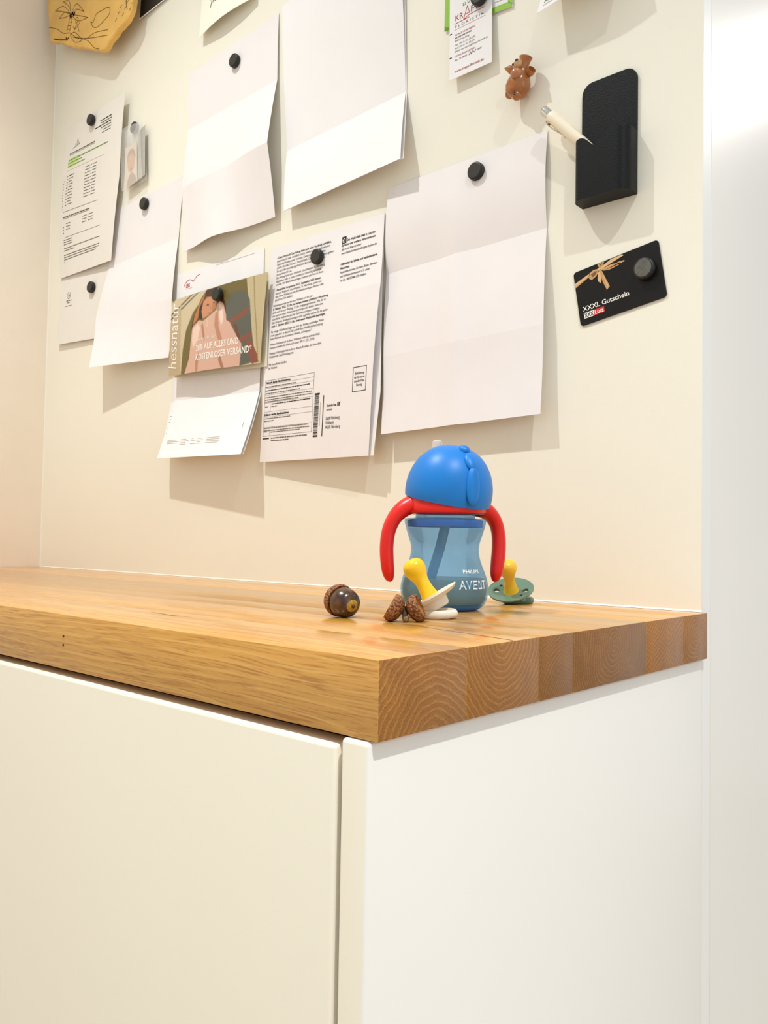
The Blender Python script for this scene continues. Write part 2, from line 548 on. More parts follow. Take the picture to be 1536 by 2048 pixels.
# two blank letters in the middle of the wall
s3 = Sheet([((-.7777, .0008, .7548), (-.5730, .0008, .7639)), ((-.7753, .0010, .6695), (-.5701, .0037, .6702)),
            ((-.7746, .0101, .5763), (-.5654, .0219, .5766)), ((-.7706, .0085, .4802), (-.5615, .0095, .4804))],
           bulge=[.0006, .0008, -.001],
           wave={3: lambda u: .011 * math.exp(-((u - .42) / .22) ** 2), 2: lambda u: .002 * math.sin(9 * u), 0: lambda u: 0})
o = s3.build('folded_letter', M_PAPER, nu=24)
tag(o, 'blank letter with three folds and bulging lower edge, pinned above the leaflet with a woman', 'letter', 'blank folded letters on the board')
magnet(-.6612, .0022, .7299, 'round black magnet near the top of the blank letter above the woman leaflet')

s4 = Sheet([((-.5640, .0030, .7690), (-.3525, .0060, .7690)), ((-.5588, .0022, .6697), (-.3494, .0040, .6701)),
            ((-.5508, .0010, .5677), (-.3463, .0010, .5746)), ((-.5407, .0132, .4815), (-.3328, .0240, .4840))], bulge=[.001, -.0005, .0012])
t = thing('stapled_letter', 'blank folded letter of two sheets reaching past the top edge, left of the florist card', 'letter', (-.45, D, .484), 'blank folded letters on the board')
s4.build('front_sheet', M_PAPER2, t, nu=20)
s4b = Sheet([((-.5620, .0012, .7690), (-.3510, .0030, .7690)), ((-.5560, .0010, .6690), (-.3478, .0020, .6701)),
             ((-.5490, .0004, .5677), (-.3446, .0004, .5740)), ((-.5400, .0115, .4822), (-.3312, .0205, .4850))])
s4b.build('rear_sheet', M_PAPER, t)

s2 = Sheet([((-.9975, .0008, .5990), (-.7830, .0020, .6018)), ((-.9890, .0032, .5045), (-.7928, .0012, .5095)),
            ((-1.0039, .0157, .4205), (-.7940, .0098, .4143)), ((-.9861, .0356, .3311), (-.7920, .0140, .3247))],
           bulge=[0, .001, -.002])
o = s2.build('folded_letter', M_PAPER, nu=20)
tag(o, 'blank letter whose lower left corner curls far off the board, beside the printed timetable', 'letter', 'blank folded letters on the board')
magnet(-.8844, .0022, .5844, 'round black magnet on the curling blank letter, below the photo sleeve')

s8 = Sheet([((-.3688, .0022, .4671), (-.1589, .0008, .4689)), ((-.3702, .0020, .3662), (-.1588, .0010, .3699)),
            ((-.3650, .0110, .2675), (-.1556, .0112, .2713)), ((-.3630, .0150, .1777), (-.1555, .0155, .1821))],
           bulge=[.0038, .0012, -.0010],
           wave={0: lambda u: .0006 * abs(u - .5), 1: lambda u: .0030 * max(0, 1 - abs(u - .48) / .12),
                 2: lambda u: .0036 * max(0, 1 - abs(u - .48) / .10), 3: lambda u: .0022 * max(0, 1 - abs(u - .48) / .10)})
o = s8.build('folded_letter', M_PAPER, nu=50, nt=10)
tag(o, 'large blank sheet creased into six panels, hanging behind the blue dome cup', 'letter', 'blank folded letters on the board')
magnet(-.2420, .0030, .4493, 'round black magnet at the top of the six-panel blank sheet')

# letter with a red logo, its lowest third flaps off the board
s5 = Sheet([((-.7945, .0006, .4533), (-.5926, .0010, .4491)), ((-.7953, .0012, .3590), (-.5900, .0030, .3520)),
            ((-.7948, .0010, .2617), (-.5940, .0024, .2545)), ((-.7966, .0265, .1729), (-.5875, .0370, .1664))], bulge=[0, .0005, -.0016])
t = thing('bank_letter', 'letter with small red bird logo, lowest third flapping away from the board', 'letter', (-.695, D, .17))
s5.build('letter_sheet', M_PAPER2, t, nu=16)
p = Print()
p.text(24.5, 25.5, 'LBS', 8.4, M_RED, bold=.02, squeeze=.82)
p.rect(25, 27.2, 41, 27.7, mat('ink_rose', 'dd9a90', .7))
arc = [(19.5, 20)] + [(22 + 4.2 * k, 16.5 - 3.6 * math.sin(math.pi * (k + .6) / 6.2)) for k in range(6)]
p.line(smooth_path([(19.5, 22), (24, 17.2), (31, 14.2), (38, 15.0), (43.5, 18.6)], 5), 1.0, M_RED)
p.line(smooth_path([(43.5, 18.6), (48, 14.5), (54, 11.4), (60, 10.2)], 5), .9, M_RED)
p.build('logo', s5.at, t); p = Print(); p.greek(100, 190, 4.4, .5, M_PALE); p.build('header_line', s5.at, t); p = Print()
for k, (x0, x1) in enumerate(((14, 46), (50, 74), (78, 92), (94, 110), (116, 152))):
    for j in range(4):
        if (k, j) in ((0, 3), (2, 2)): continue
        p.greek(x0, x1 - rng.uniform(0, 10), 268 + j * 2.7, .9, M_PALE)
p.build('footer_print', s5.at, t); p = Print()
for y in (217, 226, 231, 236, 246, 255): p.rect(2.0, y, 5.0, y + .7, M_GREY)
p.rect(193, 246, 193.7, 256, M_GREY)
p.build('margin_print', s5.at, t)['kind'] = 'stuff'
s5b = Sheet([((-.7925, .0003, .3550), (-.5905, .0003, .3500)), ((-.8035, .0004, .2600), (-.5925, .0006, .2535)),
             ((-.7985, .0225, .1745), (-.5868, .0330, .1668))], bulge=[0, -.0016])
s5b.build('rear_sheet', M_PAPER, t)

# folded leaflet cover: a woman pulling a rose jumper up to her face, in front of an arched window
s6 = Sheet([((-.7824, .0160, .4075), (-.5683, .0140, .4072)), ((-.7867, .0160, .2952), (-.5792, .0140, .2882))], W=210, H=115, bulge=[.0012],
           wave={0: lambda u: .003 * math.sin(math.pi * u), 1: lambda u: .0045 * math.sin(math.pi * min(1, u * 1.05)) ** 2})
t = thing('leaflet', 'folded leaflet with photo of a woman hiding behind a rose jumper', 'leaflet', (-.68, D, .29))
s6b = Sheet([((-.7800, .0085, .4050), (-.5725, .0090, .4060)), ((-.7835, .0085, .2940), (-.5718, .0088, .2835))], W=210, H=115)
s6b.build('back_leaf', mat('leaflet_back', 'e2dcc9', .45, .4, .02, 30), t)
PB = dict(
    archdark=[(.151, 1.024), (.167, .704), (.2, .447), (.271, .24), (.387, .077), (.455, .008), (.561, -.004), (.809, -.002), (.95, .973), (.604, 1.011)],
    beigewall=[(-.01, -.01), (.33, -.009), (.437, .001), (.335, .1), (.254, .255), (.2, .436), (.166, .681), (.151, 1.024), (-.01, 1.01)],
    stripe1=[(.004, .002), (.073, -.032), (.063, -.019), (.008, .032)],
    stripe2=[(-.006, .21), (.28, -.018), (.258, -.02), (-.007, .184)],
    stripe3=[(-.005, .268), (.338, -.009), (.316, -.01), (-.006, .242)],
    leftband=[(-.01, .30), (.05, .22), (.105, .10), (.115, .06), (.13, .3), (.145, 1.01), (-.01, 1.01)],
    window=[(.629, .245), (.645, .149), (.701, .118), (.764, .125), (.821, .168), (.858, .258), (.941, .971), (.797, 1.004), (.735, .636), (.641, .441)],
    bar1=[(.678, .451), (.846, .342), (.854, .393), (.69, .505)], bar2=[(.783, .677), (.898, .636), (.906, .686), (.796, .729)],
    bar3=[(.843, .749), (.89, .711), (.997, .981), (.915, .995)], bar4=[(.718, .512), (.749, .511), (.793, .679), (.766, .683)],
    column=[(.809, -.01), (1.01, -.01), (.985, .503), (1.015, 1.01), (.978, .977), (.903, .58), (.848, .177)],
    colline=[(.872, -.01), (.880, -.01), (.915, .35), (.945, .60), (.975, .95), (.967, .95), (.937, .60), (.907, .35)],
    hair=[(.41, .001), (.499, .009), (.556, .077), (.629, .245), (.639, .41), (.56, .284), (.515, .124), (.406, .084), (.359, .216), (.348, .352), (.289, .409), (.264, .466), (.275, .317), (.322, .182), (.353, .096)],
    hairlit=[(.36, .10), (.40, .04), (.385, .11), (.345, .22), (.335, .34), (.28, .41), (.29, .30), (.325, .19)],
    hairin=[(.341, .21), (.381, .117), (.406, .084), (.392, .164), (.385, .364), (.348, .352)],
    face=[(.382, .139), (.424, .102), (.478, .111), (.526, .159), (.531, .254), (.489, .302), (.437, .338), (.394, .356), (.371, .263)],
    faceshade=[(.50, .14), (.526, .159), (.531, .254), (.489, .302), (.48, .25)],
    eye=[(.416, .194), (.433, .184), (.455, .202), (.438, .212)], eye2=[(.485, .19), (.50, .183), (.515, .193), (.50, .2)],
    nose=[(.462, .21), (.470, .21), (.478, .265), (.462, .268)], mouth=[(.43, .315), (.45, .298), (.475, .296), (.455, .312)],
    sweater=[(.196, 1.01), (.255, .814), (.274, .469), (.28, .428), (.349, .363), (.395, .388), (.456, .344), (.525, .293), (.538, .225), (.563, .192), (.602, .236), (.637, .369), (.646, .442), (.679, .472), (.733, .596), (.775, .695), (.807, .751), (.797, 1.004), (.668, 1.007), (.338, 1.015)],
    fold1=[(.397, .41), (.435, .611), (.418, .639), (.38, .437)], fold2=[(.527, .335), (.552, .302), (.572, .493), (.619, .668), (.573, .657), (.527, .48)],
    fold3=[(.59, .784), (.65, 1.009), (.623, 1.009), (.589, .906)], fold4=[(.33, .852), (.37, .754), (.364, .988), (.338, 1.015)],
    lit1=[(.29, .45), (.34, .40), (.37, .46), (.35, .60), (.30, .70), (.28, .60)], lit2=[(.56, .22), (.595, .26), (.615, .42), (.60, .5), (.575, .40)],
    hook=[(.444, .382), (.457, .439), (.445, .467), (.43, .441), (.436, .438), (.446, .451), (.45, .431), (.438, .38)])
PC = [('archdark', '6f5f2c'), ('beigewall', 'cfbf9c'), ('stripe1', '4a4030'), ('stripe2', '4a4030'), ('stripe3', '4a4030'), ('leftband', 'bfa884'), ('window', '5b5c50'), ('bar1', '8a4a34'), ('bar2', '8a4a34'), ('bar3', '8a4a34'), ('bar4', '6f4030'),
      ('column', 'c2b18a'), ('colline', '8f8048'), ('hair', '46260f'), ('hairlit', 'b5763a'), ('hairin', '2c1d16'), ('face', 'cb8d66'), ('faceshade', 'b87a55'), ('eye', '5a3426'), ('eye2', '5a3426'), ('nose', 'c08460'), ('mouth', 'b06a58'),
      ('sweater', 'd9ae98'), ('lit1', 'ecccba'), ('lit2', 'efd2c2'), ('fold1', 'b27c60'), ('fold2', 'bb866a'), ('fold3', 'a8745a'), ('fold4', 'b98468'), ('hook', 'e8cdb8')]
def inside(pt, pg):
    x, y = pt; c = False; j = len(pg) - 1
    for i in range(len(pg)):
        xi, yi = pg[i]; xj, yj = pg[j]
        if (yi > y) != (yj > y) and x < (xj - xi) * (y - yi) / (yj - yi) + xi: c = not c
        j = i
    return c
def picture(name, sheet, layers, base, nu, nv, parent, m, fx=0, fy=0, eps=.0002):
    """print stored as vertex colour on a fine grid that follows the sheet"""
    boxes = [(min(a for a, b in q), max(a for a, b in q), min(b for a, b in q), max(b for a, b in q), q, lin(c)) for q, c in layers]
    vs, fs, cs = [], [], []
    for j in range(nv + 1):
        for i in range(nu + 1):
            u, v = i / nu, j / nv
            vs.append(sheet.at(u * sheet.W, v * sheet.H) + Vector((0, -eps, 0)))
            acc = [0, 0, 0]
            for du, dv in ((-.25, -.25), (.25, -.25), (-.25, .25), (.25, .25)):
                q = (u + du / nu, v + dv / nv); c = lin(base)
                for x0, x1, y0, y1, pg, col in boxes:
                    if x0 <= q[0] <= x1 and y0 <= q[1] <= y1 and inside(q, pg): c = col
                for k in range(3): acc[k] += c[k] / 4
            cs.append((acc[0], acc[1], acc[2], 1))
    for j in range(nv):
        for i in range(nu):
            a = j * (nu + 1) + i
            fs.append((a, a + nu + 1, a + nu + 2, a + 1))
    me = bpy.data.meshes.new(name)
    me.from_pydata(vs, [], fs)
    at = me.color_attributes.new('print', 'FLOAT_COLOR', 'POINT')
    for k, c in enumerate(cs): at.data[k].color = c
    for q in me.polygons: q.use_smooth = True
    return link(name, me, m, parent)
s6.build('cover_leaf', mat('leaflet_stock', 'c9bb97', .45), t, nu=20)
picture('cover_photo', s6, [(PB[k], c) for k, c in PC], 'c9bb97', 170, 96, t, attr_mat('leaflet_print'))
p = Print()
p.text(19.5, 107, 'hessnatur', 30, M_WINK, rot=math.radians(90), shear=.18, width=101, bold=-.004, lift=1)
p.build('brand_lettering', s6.at, t, .00035); p = Print()
p.text(71, 71.5, 'Exklusiv für Sie:', 6.5, M_WINK, shear=.3, width=44, lift=1)
p.text(70.5, 85.5, '20% AUF ALLES UND', 12.5, M_WINK, bold=.018, width=93, lift=1)
p.text(70.5, 98.8, 'KOSTENLOSER VERSAND*', 12.5, M_WINK, bold=.018, width=120, lift=1)
p.build('offer_lettering', s6.at, t, .00035)
magnet(-.6639, .0205, .3936, 'round black magnet over the forehead of the woman on the leaflet')

# election notice: printed letter with reply card at the bottom, second leaf behind
s7 = Sheet([((-.5779, .0008, .4436), (-.3757, .0010, .4407)), ((-.5764, .0046, .3569), (-.3674, .0152, .3535)),
            ((-.5805, .0070, .2598), (-.3721, .0205, .2559)), ((-.5835, .0080, .1579), (-.3759, .0215, .1535))], bulge=[-.0006, .0008, 0])
t = thing('printed_notice', 'densely printed official notice with barcode and reply card, hanging left of the cup', 'notice', (-.476, D, .153))
s7.build('front_leaf', M_PAPER, t, nu=16)
s7b = Sheet([((-.5760, .0003, .4430), (-.3748, .0004, .4398)), ((-.5740, .0030, .3480), (-.3695, .0100, .3401)),
             ((-.5770, .0050, .2400), (-.3639, .0160, .2278)), ((-.5810, .0060, .1590), (-.3700, .0195, .1537))])
s7b.build('rear_leaf', M_PAPER2, t)
p = Print()
LH = 4.75
y = 17.5
left = [('b', '• Ohne Vordruck: Der Antrag kann auch ohne Vordruck schriftlich,'), (0, 'elektronisch oder mündlich (nicht telefonisch) gestellt werden.'),
        (0, 'Dabei sind Familienname, Vorname, Geburtsdatum und Wohnan-'), (0, 'schrift (Straße, Hausnr., Postleitzahl, Ort) anzugeben, bitte geben'),
        (0, 'Sie auch den umseitig abgedruckten Barcode und die Wähler-'), (0, 'verzeichnis-Nr. an.'),
        (0, 'Der Antrag kann beim Wahlamt, Unschlittplatz 7a, Nürnberg,'), (0, 'abgegeben oder in einem frankierten Umschlag übersandt'),
        (0, 'werden. Die Briefwahlunterlagen kommen per Post zu Ihnen.'), None,
        ('b', '• Persönliche Vorsprache: Ab 13. September 2023 können'), (0, 'Sie zum Wahlamt, Unschlittplatz 7a, Nürnberg, gehen und'),
        (0, 'dort Ihren Wahlschein mit Briefwahlunterlagen abholen oder'), (0, 'gleich vor Ort wählen.'), None,
        (0, 'Wahlscheinanträge werden vom Wahlamt nur bis zum'), ('b', '6. Oktober 2023, 15 Uhr, bei nachgewiesener plötzlicher Erkrankung'),
        (0, 'auch noch bis zum Wahltag, 15 Uhr, entgegengenommen. Wer für ei-'), (0, 'nen anderen einen Wahlschein beantragt oder abholt, muss eine'),
        (0, 'schriftliche Vollmacht des/der Stimmberechtigten vorlegen.'), (0, 'Falls Ihnen die Briefwahlunterlagen nicht zugehen, müssen Sie bis späte-'),
        ('b', 'stens 7. Oktober 2023, 12 Uhr, einen neuen Wahlschein beantragen.'), None,
        (0, 'Für einige Wahlberechtigte hat sich der bislang zuständige Wahl-'), (0, 'raum geändert. In diesem Fall enthält Ihre Wahlbenachrichtigung'),
        (0, 'beim Wahlraum den besonderen Hinweis „Achtung neu“.'), None,
        (0, 'Weitere Informationen zu Ihrem Wahlraum oder zu anderen Wahl-'), (0, 'räumen erhalten Sie telefonisch unter 0911 / 231-33 90.'), None,
        (0, 'Etwaige Unrichtigkeiten in Ihrer Anschrift teilen Sie bitte dem'), (0, 'Wahlamt der Stadt Nürnberg mit.'), None, None,
        (0, 'Mit freundlichen Grüßen'), (0, 'Ihr Wahlamt')]
for q in left:
    if q is None:
        y += LH * .62; continue
    x0 = 13 if y < 80 else 9.5
    n = len(q[1])
    p.text(x0, y, q[1], 4.5, M_BLACK, bold=.018 if q[0] else .0, width=min(112, n * 1.66))
    y += LH
p.rect(139, 15.2, 146.5, 24.5, M_BLACK)
p.line([(140.4, 20.5), (142.8, 17.2), (145.2, 20.5), (144.4, 20.5), (144.4, 23), (141.2, 23), (141.2, 20.5), (140.4, 20.5)], .7, M_WINK, 2)
right = [(147.5, 22.5, 'Das Wahl-Hilfe-Heft in Leichter', 1, 49), (138.5, 28, 'Sprache und weitere Informationen', 1, 58), (138.5, 33.5, 'gibt es im Internet unter', 0, 35), (138.5, 39, 'www.behindertenbeauftragter.bayern.de', 0, 61),
         (138.5, 53.5, 'Hilfsmittel für blinde und sehbehinderte', 1, 63), (138.5, 59, 'Menschen', 1, 16), (138.5, 64.5, 'Auskünfte können Sie beim Bayer. Blinden-', 0, 64),
         (138.5, 70, 'und Sehbehindertenbund e.V. unter', 0, 52), (138.5, 75.5, 'Tel.-Nr. 089/55988-135 erhalten.', 0, 47)]
for x, yy, s, b, w in right: p.text(x, yy, s, 4.5, M_BLACK, bold=.022 if b else .006, width=w)
# form table
p.frame(4.5, 186, 105, 262, .35, M_BLACK)
for yy in (191.5, 196.5, 206, 216.5, 229, 236, 250): p.rect(4.5, yy, 105, yy + .25, M_BLACK)
p.rect(18, 220, 18.3, 229, M_BLACK); p.rect(18, 253, 18.3, 262, M_BLACK)
p.text(5.5, 190.6, 'Vollmacht des/der Stimmberechtigten', 4.2, M_BLACK, bold=.03, width=52)
p.text(5.5, 234.4, 'Erklärung der/des Bevollmächtigten', 4.2, M_BLACK, bold=.03, width=52)
for yy, x1 in ((195.6, 70), (200.5, 97), (204.5, 78), (210, 102), (213.2, 103), (215.8, 76), (219.5, 100), (222.8, 32), (238.8, 62), (242.2, 26), (252, 98), (255.2, 100), (257.6, 82)):
    p.greek(20 if yy in (219.5, 222.8, 257.6) else 5.5, x1, yy, 1.15, M_GREY if yy not in (200.5, 219.5) else M_BLACK)
p.greek(6, 13, 222.6, 1.1, M_GREY); p.greek(6, 13, 256.6, 1.1, M_GREY)
p.rect(4, 264.6, 18, 266, M_BLACK); p.greek(22, 98, 266, 1.5, M_GREY); p.greek(22, 60, 269.5, 1.4, M_GREY)
yy = 214
p.rect(108, 213.5, 117.5, 215.5, M_BLACK)
while yy < 268:
    w = rng.choice((.35, .35, .6, .9)); p.rect(108.2, yy, 116.6, yy + w, M_BLACK); yy += w + rng.choice((.35, .5, .8))
p.rect(108, 267, 116.8, 269, M_BLACK)
for k in range(26): p.rect(119.2, 226 + k * 1.15, 120.3, 226.7 + k * 1.15, M_PALE)
p.rect(124.6, 217.5, 126, 269, M_BLACK)
p.frame(176.3, 188.6, 199.6, 218.6, .75, M_BLACK)
for k, s in enumerate(('Beförderung', 'nur mit ausrei-', 'chender Fran-', 'kierung')): p.text(188, 198 + k * 4.7, s, 4.6, M_BLACK, bold=.006, align='C', width=(16, 18, 18, 10)[k])
p.text(131.5, 232.4, 'Deutsche Post', 4.0, M_BLACK, bold=.03, width=18)
p.line(smooth_path([(151, 232.5), (154.6, 229.3), (152, 228.6), (151.6, 230.8), (154, 231.3), (156.2, 228.3)], 4), .8, M_BLACK)
p.line([(153.5, 232.6), (155.6, 232.4), (154.6, 230.6)], .7, M_BLACK)
p.text(131.5, 237.6, 'ANTWORT', 3.0, M_BLACK, bold=.02, width=11)
for k, s in enumerate(('Stadt Nürnberg', 'Wahlamt', '90305 Nürnberg')): p.text(131, 249 + k * 5.6, s, 5.8, M_BLACK, bold=.004, width=(25.5, 15, 27)[k])
p.build('notice_print', s7.at, t)
magnet(-.4823, .0042, .4104, 'round black magnet in the middle of the printed notice')

# timetable sheet and the sheet below it, in the left corner
s1 = Sheet([((-1.1449, .0040, .7908), (-.9405, .0110, .7826)), ((-1.1678, .0060, .6683), (-.9514, .0110, .6462)),
            ((-1.1546, .0042, .5190), (-.9713, .0100, .5115))], bulge=[.001, .001])
t = thing('timetable_sheet', 'printed timetable with green highlighted lines in the left corner of the board', 'timetable', (-1.05, D, .515))
s1.build('timetable_paper', mat('paper_warm', 'EAE4DA', .75, .2, .012, 25), t)
p = Print()
for k, l in enumerate((42, 38, 60, 36, 28, 31)): p.greek(172 - l, 172, 27 + k * 4.7, 1.9 if k < 4 else 1.4, M_BLACK if k in (0, 2) else M_GREY)
sky = [(36, 51), (40, 49.5), (47, 49), (53, 48), (60, 46)]
p.line(sky, .8, M_GREY)
for x, h in ((44, 6), (49, 12), (51.5, 14), (54.5, 9), (57.5, 5)): p.line([(x, 48.6), (x, 48.6 - h)], .6, M_GREY)
p.greek(26, 118, 60.5, 2.3, M_GREY); p.greek(26, 118, 62.6, .7, M_GREY)
p.rect(24, 69, 62, 86, M_LIME)
p.greek(24, 165, 73.5, 2.0, M_GREEN); p.greek(24, 75, 79, 1.8, M_GREEN); p.greek(24, 88, 85, 1.6, M_GREEN)
p.rect(24, 92, 155, 92.5, M_PALE)
for k in range(11):
    yy = 104 + k * 5.6
    p.rect(14.5, yy + 6, 16.5, yy + 7.6, M_GREY)
    p.greek(26, 31, yy + 1, 1.4, M_GREY); p.greek(34, 52 - (k * 3) % 7, yy, 1.5, M_GREY if k else M_BLACK)
    p.greek(92, 110, yy - 6 + 3, 1.4, M_GREY); p.rect(113, yy - 4.4, 114.8, yy - 2.9, M_BLACK); p.greek(118, 132, yy - 3, 1.4, M_GREY)
p.rect(16, 172, 144, 172.7, M_GREY)
p.greek(17, 117, 184, 2.3, M_GREY); p.greek(17, 117, 186.2, .8, M_GREY)
for k in range(3):
    yy = 197 + k * 5.6
    p.rect(18, yy + 4, 20.5, yy + 6, M_BLACK); p.greek(30, 46, yy, 1.5, M_GREY); p.greek(92, 108, yy - 3, 1.4, M_GREY); p.greek(114, 130, yy - 3, 1.4, M_GREY)
p.rect(26, 222, 160, 222.6, M_GREY)
for k in range(3): p.greek(20, 55, 228 + k * 4.2, 1.3, M_GREY)
for k, x1 in enumerate((160, 62, 0, 160, 158, 150, 24)):
    if x1: p.greek(20, x1, 244 + k * 4.3, 1.5, M_GREY)
p.build('timetable_print', s1.at, t)
magnet(-1.0462, .0098, .7705, 'round black magnet at the top of the printed timetable')
s1b = Sheet([((-1.1557, .0012, .5300), (-.9900, .0012, .5250)), ((-1.1562, .0060, .3991), (-.9900, .0045, .3890))], W=166, H=132, bulge=[.0006])
t = thing('logo_sheet', 'plain sheet with a small ring logo, sticking out below the timetable', 'sheet', (-1.07, D, .392))
s1b.build('sheet_paper', MATS['paper_warm'], t)
p = Print()
ring = [(33 + 5.2 * math.cos(a), 46 + 6.2 * math.sin(a)) for a in [math.radians(q) for q in range(-60, 270, 15)]]
p.line(ring, .8, M_GREY)
p.rect(31, 44, 36, 48.5, M_PALE); p.rect(32, 45, 35, 47.5, M_GREY)
p.greek(25, 43, 56.5, 1.8, M_GREY); p.greek(29, 38, 60, 1.4, M_GREY); p.greek(22, 45, 65.5, 1.1, M_GREY)
p.build('sheet_print', s1b.at, t)
magnet(-1.0397, .0038, .4807, 'round black magnet on the sheet with the ring logo')

# ------------------------------------------------------------------ clear sleeve with a passport photo
t = thing('photo_sleeve', 'crumpled clear plastic sleeve with small portrait photo hanging beside the timetable', 'photo sleeve', (-.91, D, .62))
sb = Sheet([((-.9500, .0115, .7180), (-.8930, .0110, .7215)), ((-.9450, .0120, .6700), (-.8860, .0115, .6720)), ((-.9374, .0135, .6160), (-.8790, .0125, .6225))], W=62, H=100,
           bulge=[.002, .001], wave={0: lambda u: .0035 * math.sin(5 * u), 1: lambda u: .0015 * math.sin(6 * u + 1)})
film = bpy.data.materials.new('clear_film'); film.use_nodes = True
nt = film.node_tree; b = nt.nodes['Principled BSDF']
b.inputs['Base Color'].default_value = (.93, .91, .87, 1); b.inputs['Roughness'].default_value = .18; b.inputs['Alpha'].default_value = .16
nz = nt.nodes.new('ShaderNodeTexNoise'); nz.inputs['Scale'].default_value = 90
bp = nt.nodes.new('ShaderNodeBump'); bp.inputs['Strength'].default_value = .3; bp.inputs['Distance'].default_value = .001
nt.links.new(nz.outputs['Fac'], bp.inputs['Height']); nt.links.new(bp.outputs['Normal'], b.inputs['Normal'])
sb.build('front_film', film, t)
sp1 = Sheet([((-.9400, .0080, .6900), (-.9060, .0080, .6900)), ((-.9330, .0100, .6200), (-.8990, .0095, .6240))], W=35, H=68)
sp1.build('photo_print', mat('photo_paper', 'e9dccb', .5), t, nu=4, nt=4)
EL = lambda cx, cy, rx, ry: [(cx + rx * math.cos(k * .35), cy + ry * math.sin(k * .35)) for k in range(18)]
picture('portrait', sp1, [(EL(.52, .32, .36, .22), 'b99a80'), (EL(.50, .46, .31, .24), 'd3a98a'), ([(.1, 1.0), (.2, .82), (.42, .70), (.62, .70), (.85, .84), (.95, 1.0)], 'b59c86'), (EL(.5, .60, .10, .03), 'b8846c')], 'e3d3c0', 26, 44, t, attr_mat('portrait_print'))
sp2 = Sheet([((-.9030, .0078, .7050), (-.8840, .0078, .7100)), ((-.8985, .0090, .6260), (-.8790, .0085, .6280))], W=20, H=80)
sp2.build('grey_card', mat('card_grey', 'b9b6ad', .5, .4, .08, 120), t, nu=4, nt=4)
sb2 = Sheet([((-.9480, .0060, .7200), (-.8900, .0060, .7260)), ((-.9374, .0062, .6160), (-.8770, .0062, .6220))], W=62, H=104)
sb2.build('rear_film', film, t)
magnet(-.9226, .0008, .7200, 'round black magnet half covered by the clear photo sleeve', h=.0052)

# ------------------------------------------------------------------ orange pirate map plaque, upper left
outline = [(-1.1847, 1.0325), (-1.1835, 1.0130), (-1.1790, .9930), (-1.1772, .9800), (-1.1725, .9640), (-1.1690, .9505), (-1.1600, .9440), (-1.1400, .9360), (-1.1130, .9205),
           (-1.0800, .9050), (-1.0500, .8905), (-1.0200, .8760), (-.9950, .8640), (-.9777, .8598), (-.9690, .8600), (-.9580, .8660), (-.9400, .8715), (-.9200, .8760), (-.9000, .8800),
           (-.8850, .8880), (-.8790, .9000), (-.8765, .9300), (-.8740, .9700), (-.8830, 1.0050), (-.8760, 1.0500), (-.9000, 1.0900), (-1.0000, 1.0980), (-1.1000, 1.0930), (-1.1780, 1.0900), (-1.1860, 1.0600)]
outline = [(x - .016 * max(0, min(1, (x + .985) / .08)), z) for x, z in outline]
outline = smooth_path(outline + [outline[0]], 3)[:-1]
outline = [(x + rng.uniform(-.0012, .0012), z + rng.uniform(-.0012, .0012)) for x, z in outline]
MD, MT = .030, .009
bm = bmesh.new()
n = len(outline)
cxm, czm = -1.03, .98
def ringv(k, d): return [bm.verts.new((cxm + (x - cxm) * k, D - d, czm + (z - czm) * k)) for x, z in outline]
rA, rB, rC = ringv(1.0, MD - MT), ringv(1.0, MD - .0015), ringv(.985, MD)
for a, b in ((rA, rB), (rB, rC)):
    for i in range(n): bm.faces.new((a[i], a[(i + 1) % n], b[(i + 1) % n], b[i]))
bm.faces.new(rA); bm.faces.new(rC)
t = thing('map_plaque', 'orange treasure map plaque with drawn palm tree in the top left corner', 'plaque', (-1.03, D, .86))
link('plaque_body', to_mesh(bm, 'plaque', True, 35), mat('plaque_ochre', 'E6B866', .6, .3, .09, 26, .3, 260), t)
lathe('hook_magnet', [(0, 0), (.012, 0), (.012, MD - MT), (0, MD - MT)], M_MAGNET, t, 24, basis((0, -1, 0), (1, 0, 0), (-1.03, D - .0002, 1.03)))
M_LINE = mat('ink_sepia', '7a5a22', .7)
M_LINED = mat('ink_brown', '4a3414', .7)
p = Print()
def mp(pts, w=1.2, m=M_LINE): p.line(smooth_path([(x * 1000, -z * 1000) for x, z in pts], 4), w, m)
Q = lambda x, z: (.26 + (x - .26) * (.678 / .688), .0557 + (z - .0557) * (.678 / .688))
def mq(pts, w=1.2, m=M_LINE): mp([Q(*a) for a in pts], w, m)
# palm trunk and fronds, shore, wave, wreck, cloud, small figure
mq([(-1.127, .956), (-1.122, .968), (-1.1176, .9794)], 1.0); mq([(-1.117, .951), (-1.112, .964), (-1.108, .976)], 1.0)
for k in range(4): mq([(-1.126 + k * .0028, .959 + k * .0055), (-1.120 + k * .0028, .956 + k * .0055), (-1.1155 + k * .0025, .955 + k * .0055)], .9)
for tip, mid in (((-1.1731, 1.0121), (-1.143, 1.004)), ((-1.1431, 1.0160), (-1.122, 1.004)), ((-1.0677, .9664), (-1.095, .9880)), ((-1.053, .9496), (-1.088, .9640)), ((-1.1567, .9913), (-1.136, .9905))):
    mq([(-1.113, .980), (mid[0], mid[1] + .004), tip], 1.0); mq([(-1.113, .980), (mid[0], mid[1] - .006), tip], .9)
mq([(-1.118, .981), (-1.113, .975), (-1.108, .981), (-1.103, .974), (-1.100, .979)], 3.0, M_LINED)
mq([(-1.1965, .991), (-1.165, .975), (-1.140, .957), (-1.1157, .9477), (-1.09, .929), (-1.05, .912), (-1.02, .902), (-.9858, .8915)], 1.0)
mq([(-1.076, .922), (-1.05, .907), (-1.03, .888), (-1.0124, .8782)], 1.0)
mq([(-1.055, .913), (-1.03, .913), (-1.00, .905), (-.985, .90)], .9)
